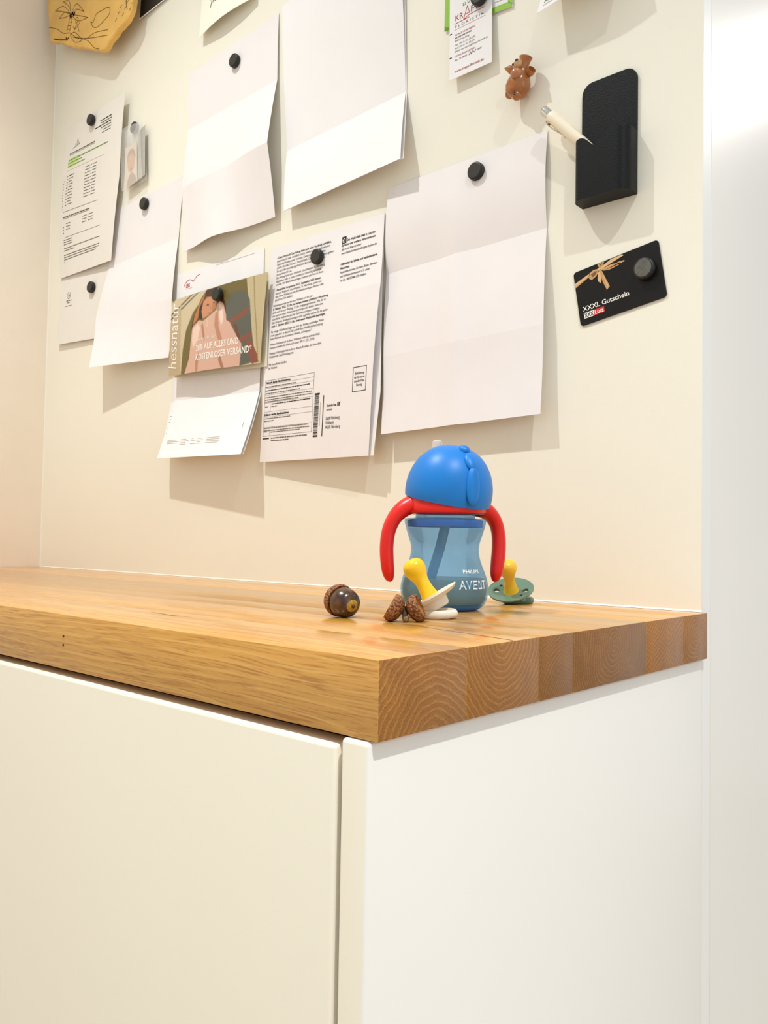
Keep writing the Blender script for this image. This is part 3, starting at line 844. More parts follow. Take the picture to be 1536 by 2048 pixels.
mq([(-1.043, .938), (-1.035, .934), (-1.0243, .9436), (-1.005, .942), (-.99, .940), (-.9803, .9343), (-.983, .925), (-1.0, .921), (-1.02, .919), (-1.035, .926), (-1.043, .938)], 1.0)
mq([(-1.1754, .9609), (-1.155, .951), (-1.14, .945), (-1.1241, .9384)], 2.0, M_LINED); mq([(-1.13, .9455), (-1.125, .9405), (-1.118, .942)], 2.0, M_LINED)
mq([(-1.1150, .9440), (-1.10, .943), (-1.085, .931), (-1.0734, .9181), (-1.085, .919), (-1.10, .926), (-1.1150, .9440)], .9)
for k in range(4): mq([(-1.103 + k * .006, .935 - k * .003), (-1.100 + k * .006, .934 - k * .003)], 1.4, M_LINED)
mq([(-1.101, .943), (-1.096, .951), (-1.089, .951), (-1.083, .937)], .9); mq([(-1.105, .955), (-1.098, .948), (-1.088, .949), (-1.082, .953)], .9)
mq([(-1.096, .962), (-1.092, .966), (-1.087, .962), (-1.089, .957), (-1.095, .957), (-1.096, .962)], .9)
mq([(-.938, .960), (-.932, .945), (-.925, .930), (-.930, .925), (-.926, .910)], 1.4, M_LINED); mq([(-.926, .955), (-.921, .940), (-.925, .930)], 1.0)
for k in range(9): mq([(-.962 + k * .007, .905 + (k % 3) * .008), (-.957 + k * .007, .908 + (k % 3) * .008)], .9)
for k in range(7): mq([(-1.10 + k * .017, 1.006 - k * .006), (-1.092 + k * .017, 1.003 - k * .006)], 1.4)
for k in range(5): mq([(-1.00 + k * .012, .975 - k * .004), (-.994 + k * .012, .974 - k * .004)], 1.6)
p.build('map_drawing', lambda x, y: Vector((x / 1000, D - MD, -y / 1000)), t, .0003)

# ------------------------------------------------------------------ cards along the upper edge
def card(name, label, cat, rowsL, m, W, H, **kw):
    s = Sheet(rowsL, W=W, H=H, **kw)
    t = thing(name, label, cat, (rowsL[-1][0][0], D, rowsL[-1][0][2]))
    s.build(name + '_paper', m, t, thick=.0004)
    return s, t
s, t = card('black_card', 'black card with white rim cut by the top edge, right of the map plaque', 'card',
            [((-.9090, .0030, 1.0000), (-.7940, .0015, 1.0060)), ((-.9136, .0050, .8953), (-.7990, .0020, .9020))], M_WINK, 115, 105)
p = Print(); p.rect(1.2, 0, 115, 103.6, mat('card_black', '25221a', .5)); p.rect(60, 83, 63, 86, M_PALE); p.rect(64, 82, 67, 85, M_PALE); p.build('card_print', s.at, t)
s, t = card('handwritten_note', 'cream note with black handwriting cut off by the top edge', 'note',
            [((-.7440, .0020, .9000), (-.6200, .0020, .9060)), ((-.7438, .0080, .7947), (-.6190, .0075, .8020))], M_CREAMP, 124, 106,
            wave={1: lambda u: .006 * math.sin(math.pi * u)})
p = Print()
for q in ([(30, 57), (29, 66), (27.5, 74)], [(24, 60), (31, 57.5), (36, 56)], [(33, 68), (35, 61), (39, 60)], [(38, 68), (40, 62), (44, 63), (43, 68), (39, 68)], [(46, 63), (49, 60), (51, 63), (48, 66)]):
    p.line(smooth_path(q, 4), 1.3, M_BLACK)
p.build('handwriting', s.at, t)

s, t = card('florist_card', 'narrow white florist business card with red print, hanging beside the ceramic animal', 'business card',
            [((-.2820, .0036, .6570), (-.2262, .0036, .6575)), ((-.2775, .0085, .5590), (-.2226, .0075, .5597))], M_PAPER2, 55, 96)
p = Print()
p.text(7.2, 31.5, 'KR', 9.6, M_DRED, width=11, bold=-.004); p.text(27.5, 29.5, 'PP', 9.6, M_DRED, width=13, bold=-.004)
p.line([(18.6, 34), (23.5, 20.5), (26.4, 29.5)], .7, M_RED); p.line([(21.5, 29), (25.6, 29)], .6, M_RED)
p.rect(6.6, 34, 26, 34.6, M_DRED); p.rect(25, 31.2, 46, 31.8, M_DRED); p.line([(18.6, 34.3), (25.5, 31.5)], .6, M_RED)
p.text(7.2, 39.2, 'FLORISTIK', 3.6, M_GREY, spacing=1.5, width=38)
p.rect(6.8, 41.3, 47, 41.6, M_RED)
p.text(7, 48.5, 'FILIALE NÜRNBERG', 2.9, M_DRED, width=27)
p.greek(7, 29, 51.6, 1.2, M_GREY); p.text(7, 55.4, '90403 Nürnberg', 2.9, M_GREY, width=19)
p.text(7, 60, 'TEL. 0911 / 32 24 079', 2.8, M_GREY, width=27); p.text(7, 63.7, 'FAX 0911 / 32 24 097', 2.8, M_GREY, width=27); p.text(7, 67.3, 'EMAIL nuernberg@krapp-floristik.de', 2.8, M_GREY, width=43)
p.text(7, 72.8, 'ÖFFNUNGSZEITEN', 2.8, M_DRED, width=27); p.text(7, 77, 'Mo - Fr 08.00 -', 2.8, M_BLACK, width=18); p.line(smooth_path([(26, 77), (28, 74), (29, 77), (31, 74), (33, 76.5), (35, 74)], 3), .5, M_BLACK)
p.text(36, 76, '18.00', 2.8, M_BLACK, shear=.3, width=6)
p.text(7, 90, 'www.krapp-floristik.de', 3.7, M_DRED, bold=.01, width=38)
p.rect(.4, 43.5, 3.2, 44.7, M_BLACK); p.rect(.4, 70.5, 3.2, 71.7, M_BLACK)
for x, y0 in ((18, 15), (24, 14.5), (28, 14)): p.line([(x, y0), (x, y0 + 3), (x + 2.6, y0 + 3), (x + 2.6, y0)], .6, M_GREEN)
p.build('card_print', s.at, t)
s, t = card('green_card', 'white card with broad green border behind the florist card', 'card',
            [((-.2900, .0012, .6700), (-.2050, .0012, .6700)), ((-.2900, .0020, .6220), (-.2010, .0020, .6128))], M_PAPER2, 88, 56)
p = Print(); MG = mat('border_green', '8dbf2c', .5)
p.rect(0, 49.5, 87.4, 56, MG); p.rect(82.5, 0, 88, 53.5, MG); p.rect(0, 0, 7.5, 56, MG); p.greek(66, 76, 45, .9, M_PALE)
p.build('card_border', s.at, t)
magnet(-.2389, .0058, .6360, 'round black magnet at the top edge above the florist lettering')
s, t = card('grey_print_card', 'white card with grey lettering at the top edge, above the pen holder', 'card',
            [((-.1545, .0060, .6400), (-.0690, .0060, .6400)), ((-.1581, .0246, .5755), (-.0700, .0240, .5800))], M_PAPER2, 86, 66, wave={1: lambda u: .004 * math.sin(math.pi * u)})
p = Print(); p.text(6, 57.5, 'Akademie', 4.6, M_GREY, bold=.01, width=24); p.greek(6, 22, 61, 1.0, M_PALE); p.greek(34, 44, 57, 1.0, M_PALE); p.build('card_print', s.at, t)
lathe('card_magnet', [(0, 0), (.009, 0), (.009, .006), (0, .006)], M_MAGNET, t, 24, basis((0, -1, 0), (1, 0, 0), (-.110, D, .632)))

# ------------------------------------------------------------------ gift card, lower right
GA = .15935
gx, gz = -.0824, .2980
def gfn(x, y, l=.0014):
    return Vector((gx + x / 1000 * math.cos(GA) - y / 1000 * math.sin(GA), D - l, gz + x / 1000 * math.sin(GA) + y / 1000 * math.cos(GA)))
t = thing('gift_card', 'black plastic gift card with golden ribbon and white lettering, right side of the board', 'gift card', (gx, D, gz - .03))
bm = bmesh.new(); ol = []
for cx_, cy_, a0 in ((39.6, 23.8, 0), (-39.6, 23.8, 90), (-39.6, -23.8, 180), (39.6, -23.8, 270)):
    for k in range(7):
        a = math.radians(a0 + 15 * k); ol.append((cx_ + 3.2 * math.cos(a), cy_ + 3.2 * math.sin(a)))
f0 = [bm.verts.new(gfn(x, y, .0004)) for x, y in ol]; f1 = [bm.verts.new(gfn(x, y, .0014)) for x, y in ol]
bm.faces.new(f0); bm.faces.new(f1)
for i in range(len(ol)): bm.faces.new((f0[i], f0[(i + 1) % len(ol)], f1[(i + 1) % len(ol)], f1[i]))
link('card_body', to_mesh(bm, 'card_body', True, 35), mat('card_gloss_black', '15110f', .35, .35, .1, 60), t)
p = Print()
G1, G2, G3 = mat('ribbon_gold', 'c79a63', .5), mat('ribbon_light', 'dcb583', .5), mat('ribbon_brown', '7a5430', .5)
P_ = lambda pts, m, l=0: p.poly([(a, -b) for a, b in pts], m, l)
P_([(-42.6, 16), (-42.6, 11.5), (-27, 17.5), (-26.5, 20.5)], G2); P_([(-42.6, 13), (-42.6, 11.5), (-27, 17.5), (-27, 18.5)], G1, 1)
P_([(-27, 20.5), (-22, 22.5), (-17, 21.8), (-16.2, 20), (-20, 15.6), (-25, 13.6), (-27.5, 16)], G1); P_([(-25, 19), (-21, 20.5), (-18.5, 20), (-21, 17), (-24, 16)], G3, 1)
P_([(-16.5, 21.5), (-14, 22.5), (-3, 26.3), (8, 26.4), (9.2, 25), (3, 23.8), (-6, 22), (-14, 19.8)], G2); P_([(-14, 19.8), (-6, 21.2), (-2, 21), (9, 18.8), (9.4, 20.4), (3, 17.8), (-6, 16.8), (-12, 18)], G1, 1)
P_([(2, 21), (9.4, 20.4), (6, 18.5)], G1, 2)
P_([(-17.5, 26.6), (-10, 26.6), (-12, 23.5), (-15.5, 21.5), (-16.5, 23.5)], G1); P_([(-15.5, 25.5), (-12, 25.8), (-14, 23.5)], G3, 1)
P_([(-17.2, 21), (-14.8, 21), (-15.2, 12), (-16.2, 7.2), (-18.6, 9.5), (-19.2, 12)], G2); P_([(-15.8, 19), (-13.8, 19), (-8.2, 1.2), (-11.5, -1.2), (-14.5, 8)], G1, 1); P_([(-13.8, 17), (-12.8, 14), (-9.5, 2.5), (-10.6, .8)], G2, 2)
P_([(-17.8, 21.8), (-15.6, 22.6), (-14.6, 20.6), (-16.8, 19.4)], G2, 3)
p.text(-38.2, 13.6, 'XXXL Gutschein', 6.6, M_WINK, bold=.012, width=47)
p.rect(-37.8, 15.3, -27.4, 20.8, M_WINK); p.rect(-27.4, 15.3, -16.8, 20.8, mat('logo_red', 'd8282a', .5))
p.text(-37.2, 20.0, 'XXX', 5.8, M_BLACK, bold=.02, width=9.2, lift=1); p.text(-26.8, 20.0, 'Lutz', 5.8, M_WINK, bold=.012, width=9.2, lift=1)
p.build('card_print', lambda x, y: gfn(x, -y), t, .0001)
magnet(-.0556, .0016, .3061, 'round magnet with a painted-in lit grey face on the black gift card', r=.0098, face='5f5e55')  # face greyed to carry the light that falls on it

# ------------------------------------------------------------------ pen holder and pen
t = thing('pen_holder', 'matt black magnetic pen holder with tall back plate', 'pen holder', (-.092, D, .377))
MB = mat('holder_black', '0b0c0e', .45, .25, .2, 500, .2, 1200)
x0, x1, z0, z1, zt = -.1200, -.0646, .3785, .4372, .4985
bm = bmesh.new(); ol = [(x0, z0), (x1, z0)]
for k in range(8):
    a = math.radians(90 * k / 7); ol.append((x1 - .011 + .011 * math.cos(a), zt - .011 + .011 * math.sin(a)))
for k in range(8):
    a = math.radians(90 + 90 * k / 7); ol.append((x0 + .011 + .011 * math.cos(a), zt - .011 + .011 * math.sin(a)))
f0 = [bm.verts.new((x, D - .0004, z)) for x, z in ol]; f1 = [bm.verts.new((x, D - .0030, z)) for x, z in ol]
bm.faces.new(f0); bm.faces.new(f1)
for i in range(len(ol)): bm.faces.new((f0[i], f0[(i + 1) % len(ol)], f1[(i + 1) % len(ol)], f1[i]))
link('back_plate', to_mesh(bm, 'back_plate', True, 35), MB, t)
# tray: U-shaped wall with rounded front corners, dipped front edge, and a floor
def ucurve(dep, ins):
    pts = [(x0 + ins, .0030)]
    r = .0100 - ins * .5
    for k in range(8):
        a = math.radians(90 * k / 7); pts.append((x0 + ins + r - r * math.cos(a), dep - r + r * math.sin(a)))
    for k in range(1, 12): pts.append((x0 + ins + r + (x1 - x0 - 2 * ins - 2 * r) * k / 12, dep))
    for k in range(8):
        a = math.radians(90 * k / 7); pts.append((x1 - ins - r + r * math.sin(a), dep - r + r * math.cos(a)))
    pts.append((x1 - ins, .0030))
    return pts
def rim(x):
    u = (x - x0) / (x1 - x0)
    return z1 - .0105 * math.exp(-((u - .42) / .14) ** 2)
bm = bmesh.new(); A, B = ucurve(.0224, 0), ucurve(.0204, .002)
bo = [bm.verts.new((x, D - d, z0)) for x, d in A]; to = [bm.verts.new((x, D - d, rim(x))) for x, d in A]
bi = [bm.verts.new((x, D - d, z0 + .002)) for x, d in B]; ti = [bm.verts.new((x, D - d, rim(x))) for x, d in B]
for i in range(len(A) - 1):
    bm.faces.new((bo[i], bo[i + 1], to[i + 1], to[i])); bm.faces.new((bi[i], bi[i + 1], ti[i + 1], ti[i])); bm.faces.new((to[i], to[i + 1], ti[i + 1], ti[i]))
bm.faces.new(bo); bm.faces.new(bi)
link('tray', to_mesh(bm, 'tray', True, 40), MB, t)

pa, pb = Vector((-.1515, D - .0170, .4780)), Vector((-.0945, D - .0100, .4150))
ax = (pb - pa).normalized(); ln = (pb - pa).length
t = thing('ballpoint_pen', 'cream ballpoint pen with chrome clip leaning in the black holder', 'pen', pb)
CH = mat('chrome', 'd5d2cb', .18, .5, metal=.9)
mt = basis(ax, (0, -1, 0), pa)
brl = lathe('barrel', [(.0048, .0065), (.0056, .0075), (.0060, .012), (.0060, .040), (.0054, .066), (.0020, ln - .002), (0, ln)], mat('pen_cream', 'f2e6cd', .35, .5, coat=.3), t, 28, mt)
lathe('push_cap', [(0, -.0050), (.0026, -.0048), (.0042, -.0034), (.0047, -.0015), (.0047, .0066)], CH, t, 24, mt)
sd = ax.cross(Vector((0, -1, 0))).normalized()
if sd.z > 0: sd = -sd
cp = [tuple(pa + ax * s_ + sd * o_ + Vector((0, -.0015, 0))) + (w, .0006) for s_, o_, w in ((.0075, .0062, .0013), (.012, .0074, .0014), (.020, .0072, .0015), (.028, .0062, .0016), (.033, .0054, .0014), (.038, .0060, .0010))]
clp = link('clip', to_mesh(sweep_bm(smooth_path(cp, 4), sd, 10), 'clip', True, 60), CH, t)
link('clip_foot', to_mesh(sweep_bm([tuple(pa + ax * .0125 + sd * .0035 + Vector((0, -.001, 0))) + (.0016, .0016), tuple(pa + ax * .0125 + sd * .0074 + Vector((0, -.0015, 0))) + (.0014, .0014)], (0, 1, 0), 8), 'clip_foot', True, 60), mat('brass_dark', '7c6a3e', .3, metal=.8), clp)

# ------------------------------------------------------------------ glazed ceramic animal magnet
fx, fz = -.1868, .5150
t = thing('ceramic_animal', 'small brown glazed ceramic animal with ears and snout stuck to the board', 'figurine', (fx, D, fz - .015))
CG = mat('glaze_brown', 'a3622c', .22, .5, .22, 120, .06, 300, coat=.5)
CD = mat('glaze_dark', '3a1a0c', .3, .5, coat=.4)
CL = mat('glaze_light', 'c9a070', .25, .5, .2, 200, coat=.4)
def fig(x, d, z): return Vector((fx + x, D - d, fz + z))
tl = Vector((.36, -.03, 1)).normalized()
mb = basis(tl, (1, 0, 0), fig(-.0035, .0130, -.0085))
bm = lathe_bm([(0, 0), (.0068, .0010), (.0112, .0045), (.0130, .0100), (.0124, .0155), (.0102, .0208), (.0074, .0252), (.0058, .0292), (.0054, .0330), (.0060, .0366), (.0070, .0398), (.0058, .0407), (0, .0396)], 32, mb)
for v in bm.verts: v.co.y = D - .0130 + (v.co.y - (D - .0130)) * .92
link('body', to_mesh(bm, 'body', True, 60), CG, t)
o = link('snout', to_mesh(ellipsoid_bm(.0056, .0050, .0044, basis((-.3, -.7, .6), (1, 0, 0), fig(.0042, .0200, .0212))), 'snout', True), CL, t)
link('nostril', to_mesh(ellipsoid_bm(.0019, .0016, .0013, basis((-.2, -.8, .5), (1, 0, 0), fig(.0052, .0240, .0232)), 12), 'nostril', True), CD, o)
link('nostril', to_mesh(ellipsoid_bm(.0014, .0012, .0011, basis((-.5, -.8, .2), (1, 0, 0), fig(.0010, .0238, .0205)), 12), 'nostril', True), CD, o)
link('paw', to_mesh(ellipsoid_bm(.0060, .0050, .0056, basis((0, -1, 0), (1, 0, .3), fig(.0046, .0235, .0098))), 'paw', True), mat('glaze_rosy', 'bd7d55', .18, .5, .15, 150, coat=.6), t)
bm = ellipsoid_bm(.0074, .0032, .0044, basis((.45, -.3, 1), (1, 0, -.55), fig(-.0088, .0140, .0228)))
for v in bm.verts:
    k = (v.co.x - (fx - .0088)) / .0070
    if k < 0: v.co.z = fz + .0228 - k * .0050 + (v.co.z - (fz + .0228 - k * .0045)) * (1 + k * .75)
link('ear', to_mesh(bm, 'ear', True), CG, t)
lathe('ear', [(0, 0), (.0030, .0008), (.0043, .0040), (.0045, .0078), (.0038, .0080), (.0034, .0045), (0, .0022)], CG, t, 24, basis((.8, -.35, .35), (0, 0, 1), fig(.0110, .0120, .0105)))
for sx, sz, sd_ in ((-.0085, .0010, .0120), (.0018, -.0060, .0160)):
    mt = basis((sx * 20, -.55, -1), (1, 0, 0), fig(sx, sd_, sz))
    o = lathe('foot', [(0, 0), (.0045, .0005), (.0046, .0040), (.0036, .0065), (.0022, .0074), (0, .0070)], CG, t, 20, mt)
    link('hoof_slit', to_mesh(ellipsoid_bm(.0011, .0011, .0026, mt @ Matrix.Translation((0, .0040, .0052)), 12), 'hoof_slit', True), CD, o)
lathe('magnet_back', [(0, 0), (.005, 0), (.005, .004), (0, .004)], M_MAGNET, t, 20, basis((0, -1, 0), (1, 0, 0), fig(.001, .0003, .006)))

# ------------------------------------------------------------------ blue dome cup
CX, CY = -.1636, .2637
rt, aw = Vector((.795, .607, 0)), Vector((-.607, .795, 0))
def loc(r, a, z, o=(CX, CY)): return Vector((o[0], o[1], 0)) + rt * r + aw * a + Vector((0, 0, z))
cup = thing('straw_cup', 'blue see-through toddler straw cup with red handles and domed blue lid', 'cup', (CX, CY, 0))
frame = Matrix((rt, aw, Vector((0, 0, 1)))).transposed().to_4x4(); frame.translation = Vector((CX, CY, 0))
def tinted(name, col, milky, rough, mixw):
    m = bpy.data.materials.new(name); m.use_nodes = True
    nt = m.node_tree; N = nt.nodes.new; L = nt.links.new
    out = nt.nodes['Material Output']; nt.nodes.remove(nt.nodes['Principled BSDF'])
    tr = N('ShaderNodeBsdfTransparent'); tr.inputs[0].default_value = lin(col)
    df = N('ShaderNodeBsdfDiffuse'); df.inputs[0].default_value = lin(milky)
    tl_ = N('ShaderNodeBsdfTranslucent'); tl_.inputs[0].default_value = lin(milky)
    gl = N('ShaderNodeBsdfGlossy'); gl.inputs[0].default_value = (1, 1, 1, 1); gl.inputs['Roughness'].default_value = rough
    nz = N('ShaderNodeTexNoise'); nz.inputs['Scale'].default_value = 30
    a = N('ShaderNodeMixShader'); a.inputs[0].default_value = .5; L(df.outputs[0], a.inputs[1]); L(tl_.outputs[0], a.inputs[2])
    b = N('ShaderNodeMixShader'); L(tr.outputs[0], b.inputs[1]); L(a.outputs[0], b.inputs[2])
    mm = N('ShaderNodeMath'); mm.operation = 'MULTIPLY_ADD'; mm.inputs[1].default_value = .06; mm.inputs[2].default_value = mixw - .03
    L(nz.outputs['Fac'], mm.inputs[0]); L(mm.outputs[0], b.inputs[0])
    lw = N('ShaderNodeLayerWeight'); lw.inputs[0].default_value = .35
    c = N('ShaderNodeMixShader'); mm2 = N('ShaderNodeMath'); mm2.operation = 'MULTIPLY'; mm2.inputs[1].default_value = .35
    L(lw.outputs['Fresnel'], mm2.inputs[0]); L(mm2.outputs[0], c.inputs[0]); L(b.outputs[0], c.inputs[1]); L(gl.outputs[0], c.inputs[2])
    L(c.outputs[0], out.inputs['Surface'])
    return m
prof = [(.0, .0), (.0262, .0), (.0300, .0012), (.0338, .0050), (.0362, .0110), (.0369, .0180), (.0360, .0240), (.0345, .0290), (.0315, .0370), (.0294, .0435), (.0286, .0490), (.0290, .0545), (.0308, .0605), (.0328, .0670), (.0341, .0720), (.0342, .0745), (.0335, .0757), (.0270, .0763), (.0252, .0772), (.0250, .0815)]
def prof_r(z):
    for (r0, a), (r1, b) in zip(prof[1:], prof[2:]):
        if a <= z <= b and b > a: return r0 + (r1 - r0) * (z - a) / (b - a)
    return .03
sm = smooth_path(prof[1:], 4)
body = lathe('cup_body', [(0, 0)] + sm, tinted('tinted_blue', 'c4e6ff', '98d0ff', .12, .26), cup, 72, frame, sharp=70)
lathe('cup_base', [(0, .0008), (.0285, .0008), (.0318, .0040), (.0290, .0052), (0, .0048)], mat('base_blue', '2f86cc', .35, .5), cup, 48, frame)
wz = .0262
inner = [(max(0, r - .0016), z) for r, z in sm if .0055 < z < wz]
lathe('water', [(0, .0056)] + [(inner[0][0] * .96, .0056)] + inner + [(prof_r(wz) - .0016, wz), (0, wz)], tinted('water_refracted_tan', 'dcd6b8', 'e0c8a2', .03, .6), cup, 60, frame, sharp=40)  # tan of the wood refracted through the water, painted as its colour
lathe('collar', [(.0316, .0690), (.0318, .0745), (.0243, .0762), (.0243, .0700)], mat('collar_blue', '1a6cb8', .4, .5), cup, 48, frame)
stp = [loc(.0003, .003, .0745), loc(-.0002, .003, .0690), loc(-.0045, .004, .0500), loc(-.0108, .004, .0280), loc(-.0125, .004, .0120)]
link('inner_straw', to_mesh(sweep_bm(smooth_path([tuple(v) + (.0042, .0042) for v in stp], 5), aw, 16), 'inner_straw', True, 60), tinted('straw_grey', 'b4c6d0', 'b8ccd6', .3, .7), cup)
# ring with two handles
RD = mat('handle_red', 'e01408', .35, .5, .05, 30, coat=.2)
hr_o = lathe('handle_ring', [(.0240, .0800), (.0335, .0800), (.0346, .0812), (.0342, .0850), (.0330, .0950), (.0310, .0975), (.0240, .0975)], RD, cup, 60, frame, closed=True)
kk = .36
hp = lambda pts: smooth_path([tuple(loc((u - 888) / 2375, kk * (u - 888) / 2375, (1218 - v) / 2375)) + (w, h) for u, v, w, h in pts], 5)
for pts in ([(826, 1008, .0080, .0120), (806, 1019, .0072, .0100), (789, 1037, .0062, .0080), (778, 1062, .0058, .0066), (774, 1092, .0057, .0062), (775, 1122, .0056, .0060), (778, 1146, .0050, .0054), (781, 1160, .0030, .0034), (781.5, 1164, .0008, .001)],
            [(950, 1012, .0080, .0120), (972, 1021, .0070, .0100), (988, 1038, .0060, .0080), (996, 1062, .0058, .0068), (998, 1092, .0060, .0064), (996, 1122, .0060, .0062), (993, 1146, .0052, .0056), (991, 1160, .0030, .0034), (990.5, 1164, .0008, .001)]):
    link('handle', to_mesh(sweep_bm(hp(pts), aw - rt * kk, 18), 'handle', True, 60), RD, hr_o)
# domed lid, tipped to the front and right
BL = mat('lid_blue', '0a78cc', .42, .5, .03, 40, .03, 900)
tilt = Matrix.Translation(loc(.0026, -.001, .0985)) @ frame.to_3x3().to_4x4() @ Matrix.Rotation(math.radians(8.5), 4, 'X') @ Matrix.Rotation(math.radians(9), 4, 'Y')
dp = []
for k in range(25):
    a = math.radians(-13 + 103 * k / 24); dp.append((.0369 * math.cos(a) ** .92, .0400 * math.sin(a) if a > 0 else .034 * math.sin(a)))
dp[-1] = (0, .0400)
dome_o = lathe('dome_lid', [(.0330, -.0068)] + dp[0:], BL, cup, 72, tilt, sharp=60)
lathe('lid_inside', [(0, .004), (.0335, .003), (.0335, -.0060)], RD, dome_o, 48, tilt)
az = math.radians(-60)
for a, ln_, w_ in ((15, .0160, .0062), (47, .0092, .0056), (71, .0052, .0046)):
    a = math.radians(a)
    pos = Vector((.0366 * math.cos(a) ** .92 * math.cos(az), .0366 * math.cos(a) ** .92 * math.sin(az), .0398 * math.sin(a)))
    tg = Vector((-math.sin(a) * math.cos(az), -math.sin(a) * math.sin(az), math.cos(a)))
    nn = Vector((math.cos(a) * math.cos(az), math.cos(a) * math.sin(az), math.sin(a)))
    bm = ellipsoid_bm(w_, .0036, ln_, tilt @ basis(tg, nn.cross(tg), pos + nn * .0002), 28)
    link('ridge_bump', to_mesh(bm, 'ridge_bump', True), BL, dome_o)
lathe('straw_tip', [(.0045, .110), (.0046, .1420), (.0042, .1436), (.0030, .1444), (0, .1438)], mat('silicone_clear', 'f4e9df', .2, .5, trans=.6), cup, 24, Matrix.Translation(-rt * .0076 + aw * .014) @ frame)
# white lettering wrapped round the body
p = Print()
p.text(0, 0, 'PHILIPS', 4.2, M_WINK, bold=.012, width=17.5)
p.text(-4.5, 12.6, 'A', 10.2, M_WINK, bold=.01, width=6.6); p.text(1.6, 12.6, 'V', 10.2, M_WINK, bold=.01, width=6.4)
p.rect(8.6, 5.6, 9.8, 12.6, M_WINK)
for q in (5.6, 8.5, 11.4): p.rect(9.8, q, 13.4, q + 1.2, M_WINK)
p.rect(14.8, 5.6, 16, 12.6, M_WINK); p.rect(16, 11.4, 19.6, 12.6, M_WINK); p.rect(18.6, 5.6, 19.8, 12.6, M_WINK); p.line([(16.4, 6), (18.6, 11.6)], .7, M_WINK)
p.rect(20.4, 5.6, 25.4, 6.8, M_WINK); p.rect(22.4, 6.8, 23.6, 12.6, M_WINK)
def wrap(x, y):
    z = .0312 - y / 1000
    r = prof_r(z) + .00015
    th = math.radians(26) + x / 1000 / r
    return loc(r * math.sin(th), -r * math.cos(th), z)
me = bpy.data.meshes.new('lettering')
me.from_pydata([wrap(x, y) for x, y, l in p.v], [], p.f)
link('lettering', me, M_WINK, body)

# ------------------------------------------------------------------ pacifiers
def pacifier(label, centre, normal, xh, m, mn, ring_c, ring_n, ring_x):
    t = thing('pacifier', label, 'pacifier', (centre.x, centre.y, 0), 'pacifiers around the cup')
    mt = basis(normal, xh, centre)
    R_ = .0216
    # shield with four vent holes: filled outline with holes, domed and thickened
    bm = bmesh.new()
    holes = [(.0128, .0040, .0030), (-.0128, -.0040, .0030), (.0128, -.0046, .0016), (-.0128, .0046, .0016)]
    loops = [[(R_ * math.cos(2 * math.pi * k / 56), R_ * .94 * math.sin(2 * math.pi * k / 56)) for k in range(56)]]
    loops += [[(hx + hr * math.cos(-2 * math.pi * k / 16), hy + hr * math.sin(-2 * math.pi * k / 16)) for k in range(16)] for hx, hy, hr in holes]
    dome = lambda x, y: .0030 * ((x * x + y * y) / R_ ** 2) - .0008
    th = .0026
    # grid based surface so the dish stays smooth
    edges = []
    for lp in loops:
        vs = [bm.verts.new((x, y, 0)) for x, y in lp]
        edges += [bm.edges.new((vs[i], vs[(i + 1) % len(vs)])) for i in range(len(vs))]
    bmesh.ops.triangle_fill(bm, use_beauty=True, use_dissolve=False, edges=edges)
    bmesh.ops.subdivide_edges(bm, edges=[e for e in bm.edges if not e.is_boundary], cuts=2, use_grid_fill=True)
    bmesh.ops.triangulate(bm, faces=bm.faces[:])
    top_f = bm.faces[:]
    ret = bmesh.ops.extrude_face_region(bm, geom=top_f)
    nv = [v for v in ret['geom'] if isinstance(v, bmesh.types.BMVert)]
    ns = set(nv)
    for v in bm.verts:
        rr = math.hypot(v.co.x, v.co.y)
        edge_ = min(1, max(0, (R_ - rr) / .003))
        v.co.z = dome(v.co.x, v.co.y) * 1.0 + (-(th * (.35 + .65 * edge_)) if v in ns else 0)
    bmesh.ops.transform(bm, matrix=mt, verts=bm.verts)
    link('shield', to_mesh(bm, 'shield', True, 50), m, t)
    lathe('nipple', smooth_path([(.0074, -.0006), (.0066, .0020), (.0056, .0070), (.0052, .0125), (.0058, .0165), (.0076, .0205), (.0084, .0245), (.0080, .0280), (.0060, .0308), (.0030, .0322), (.0002, .0325)], 3) , mn, t, 36, mt, sharp=80)
    lathe('knob', [(.0105, -.0020), (.0112, -.0034), (.0106, -.0080), (.0093, -.0093), (0, -.0096)], m, t, 32, mt)
    mr = basis(ring_n, ring_x, ring_c)
    bm = bmesh.new()
    rr, tb = .0112, .0030
    g = [[bm.verts.new(mr @ Vector(((rr + tb * math.cos(b)) * math.cos(a), (rr + tb * math.cos(b)) * .82 * math.sin(a), tb * 1.1 * math.sin(b)))) for b in [2 * math.pi * j / 12 for j in range(12)]] for a in [2 * math.pi * i / 40 for i in range(40)]]
    for i in range(40):
        for j in range(12):
            bm.faces.new((g[i][j], g[(i + 1) % 40][j], g[(i + 1) % 40][(j + 1) % 12], g[i][(j + 1) % 12]))
    link('ring_handle', to_mesh(bm, 'ring_handle', True), m, t)
    return t
NY = mat('latex_yellow', 'f8c614', .3, .5, .05, 60, sss=.25, coat=.2)
NP = mat('latex_pale', 'f3c536', .3, .5, .05, 60, sss=.35, coat=.2)
PI_ = mat('ivory_plastic', 'f0e7d4', .35, .5, .02, 60)
PG = mat('sage_plastic', '5f7d6b', .35, .5, .03, 60)
ir, ia = Vector((.792, .611, 0)), Vector((-.611, .792, 0))
io = Vector((-.1124, .1920, 0))
up = Vector((0, 0, 1))
pacifier('ivory pacifier with yellow teat standing tilted in front of the cup', io + ir * -.0068 + ia * .004 + up * .0145, ir * -.50 + up * .86 + ia * .03, ir * .84 + ia * .25 + up * .49, PI_, NY,
         io + ir * -.0010 + ia * .001 + up * .0034, ir * -.06 + up * 1.0 + ia * -.03, ir)
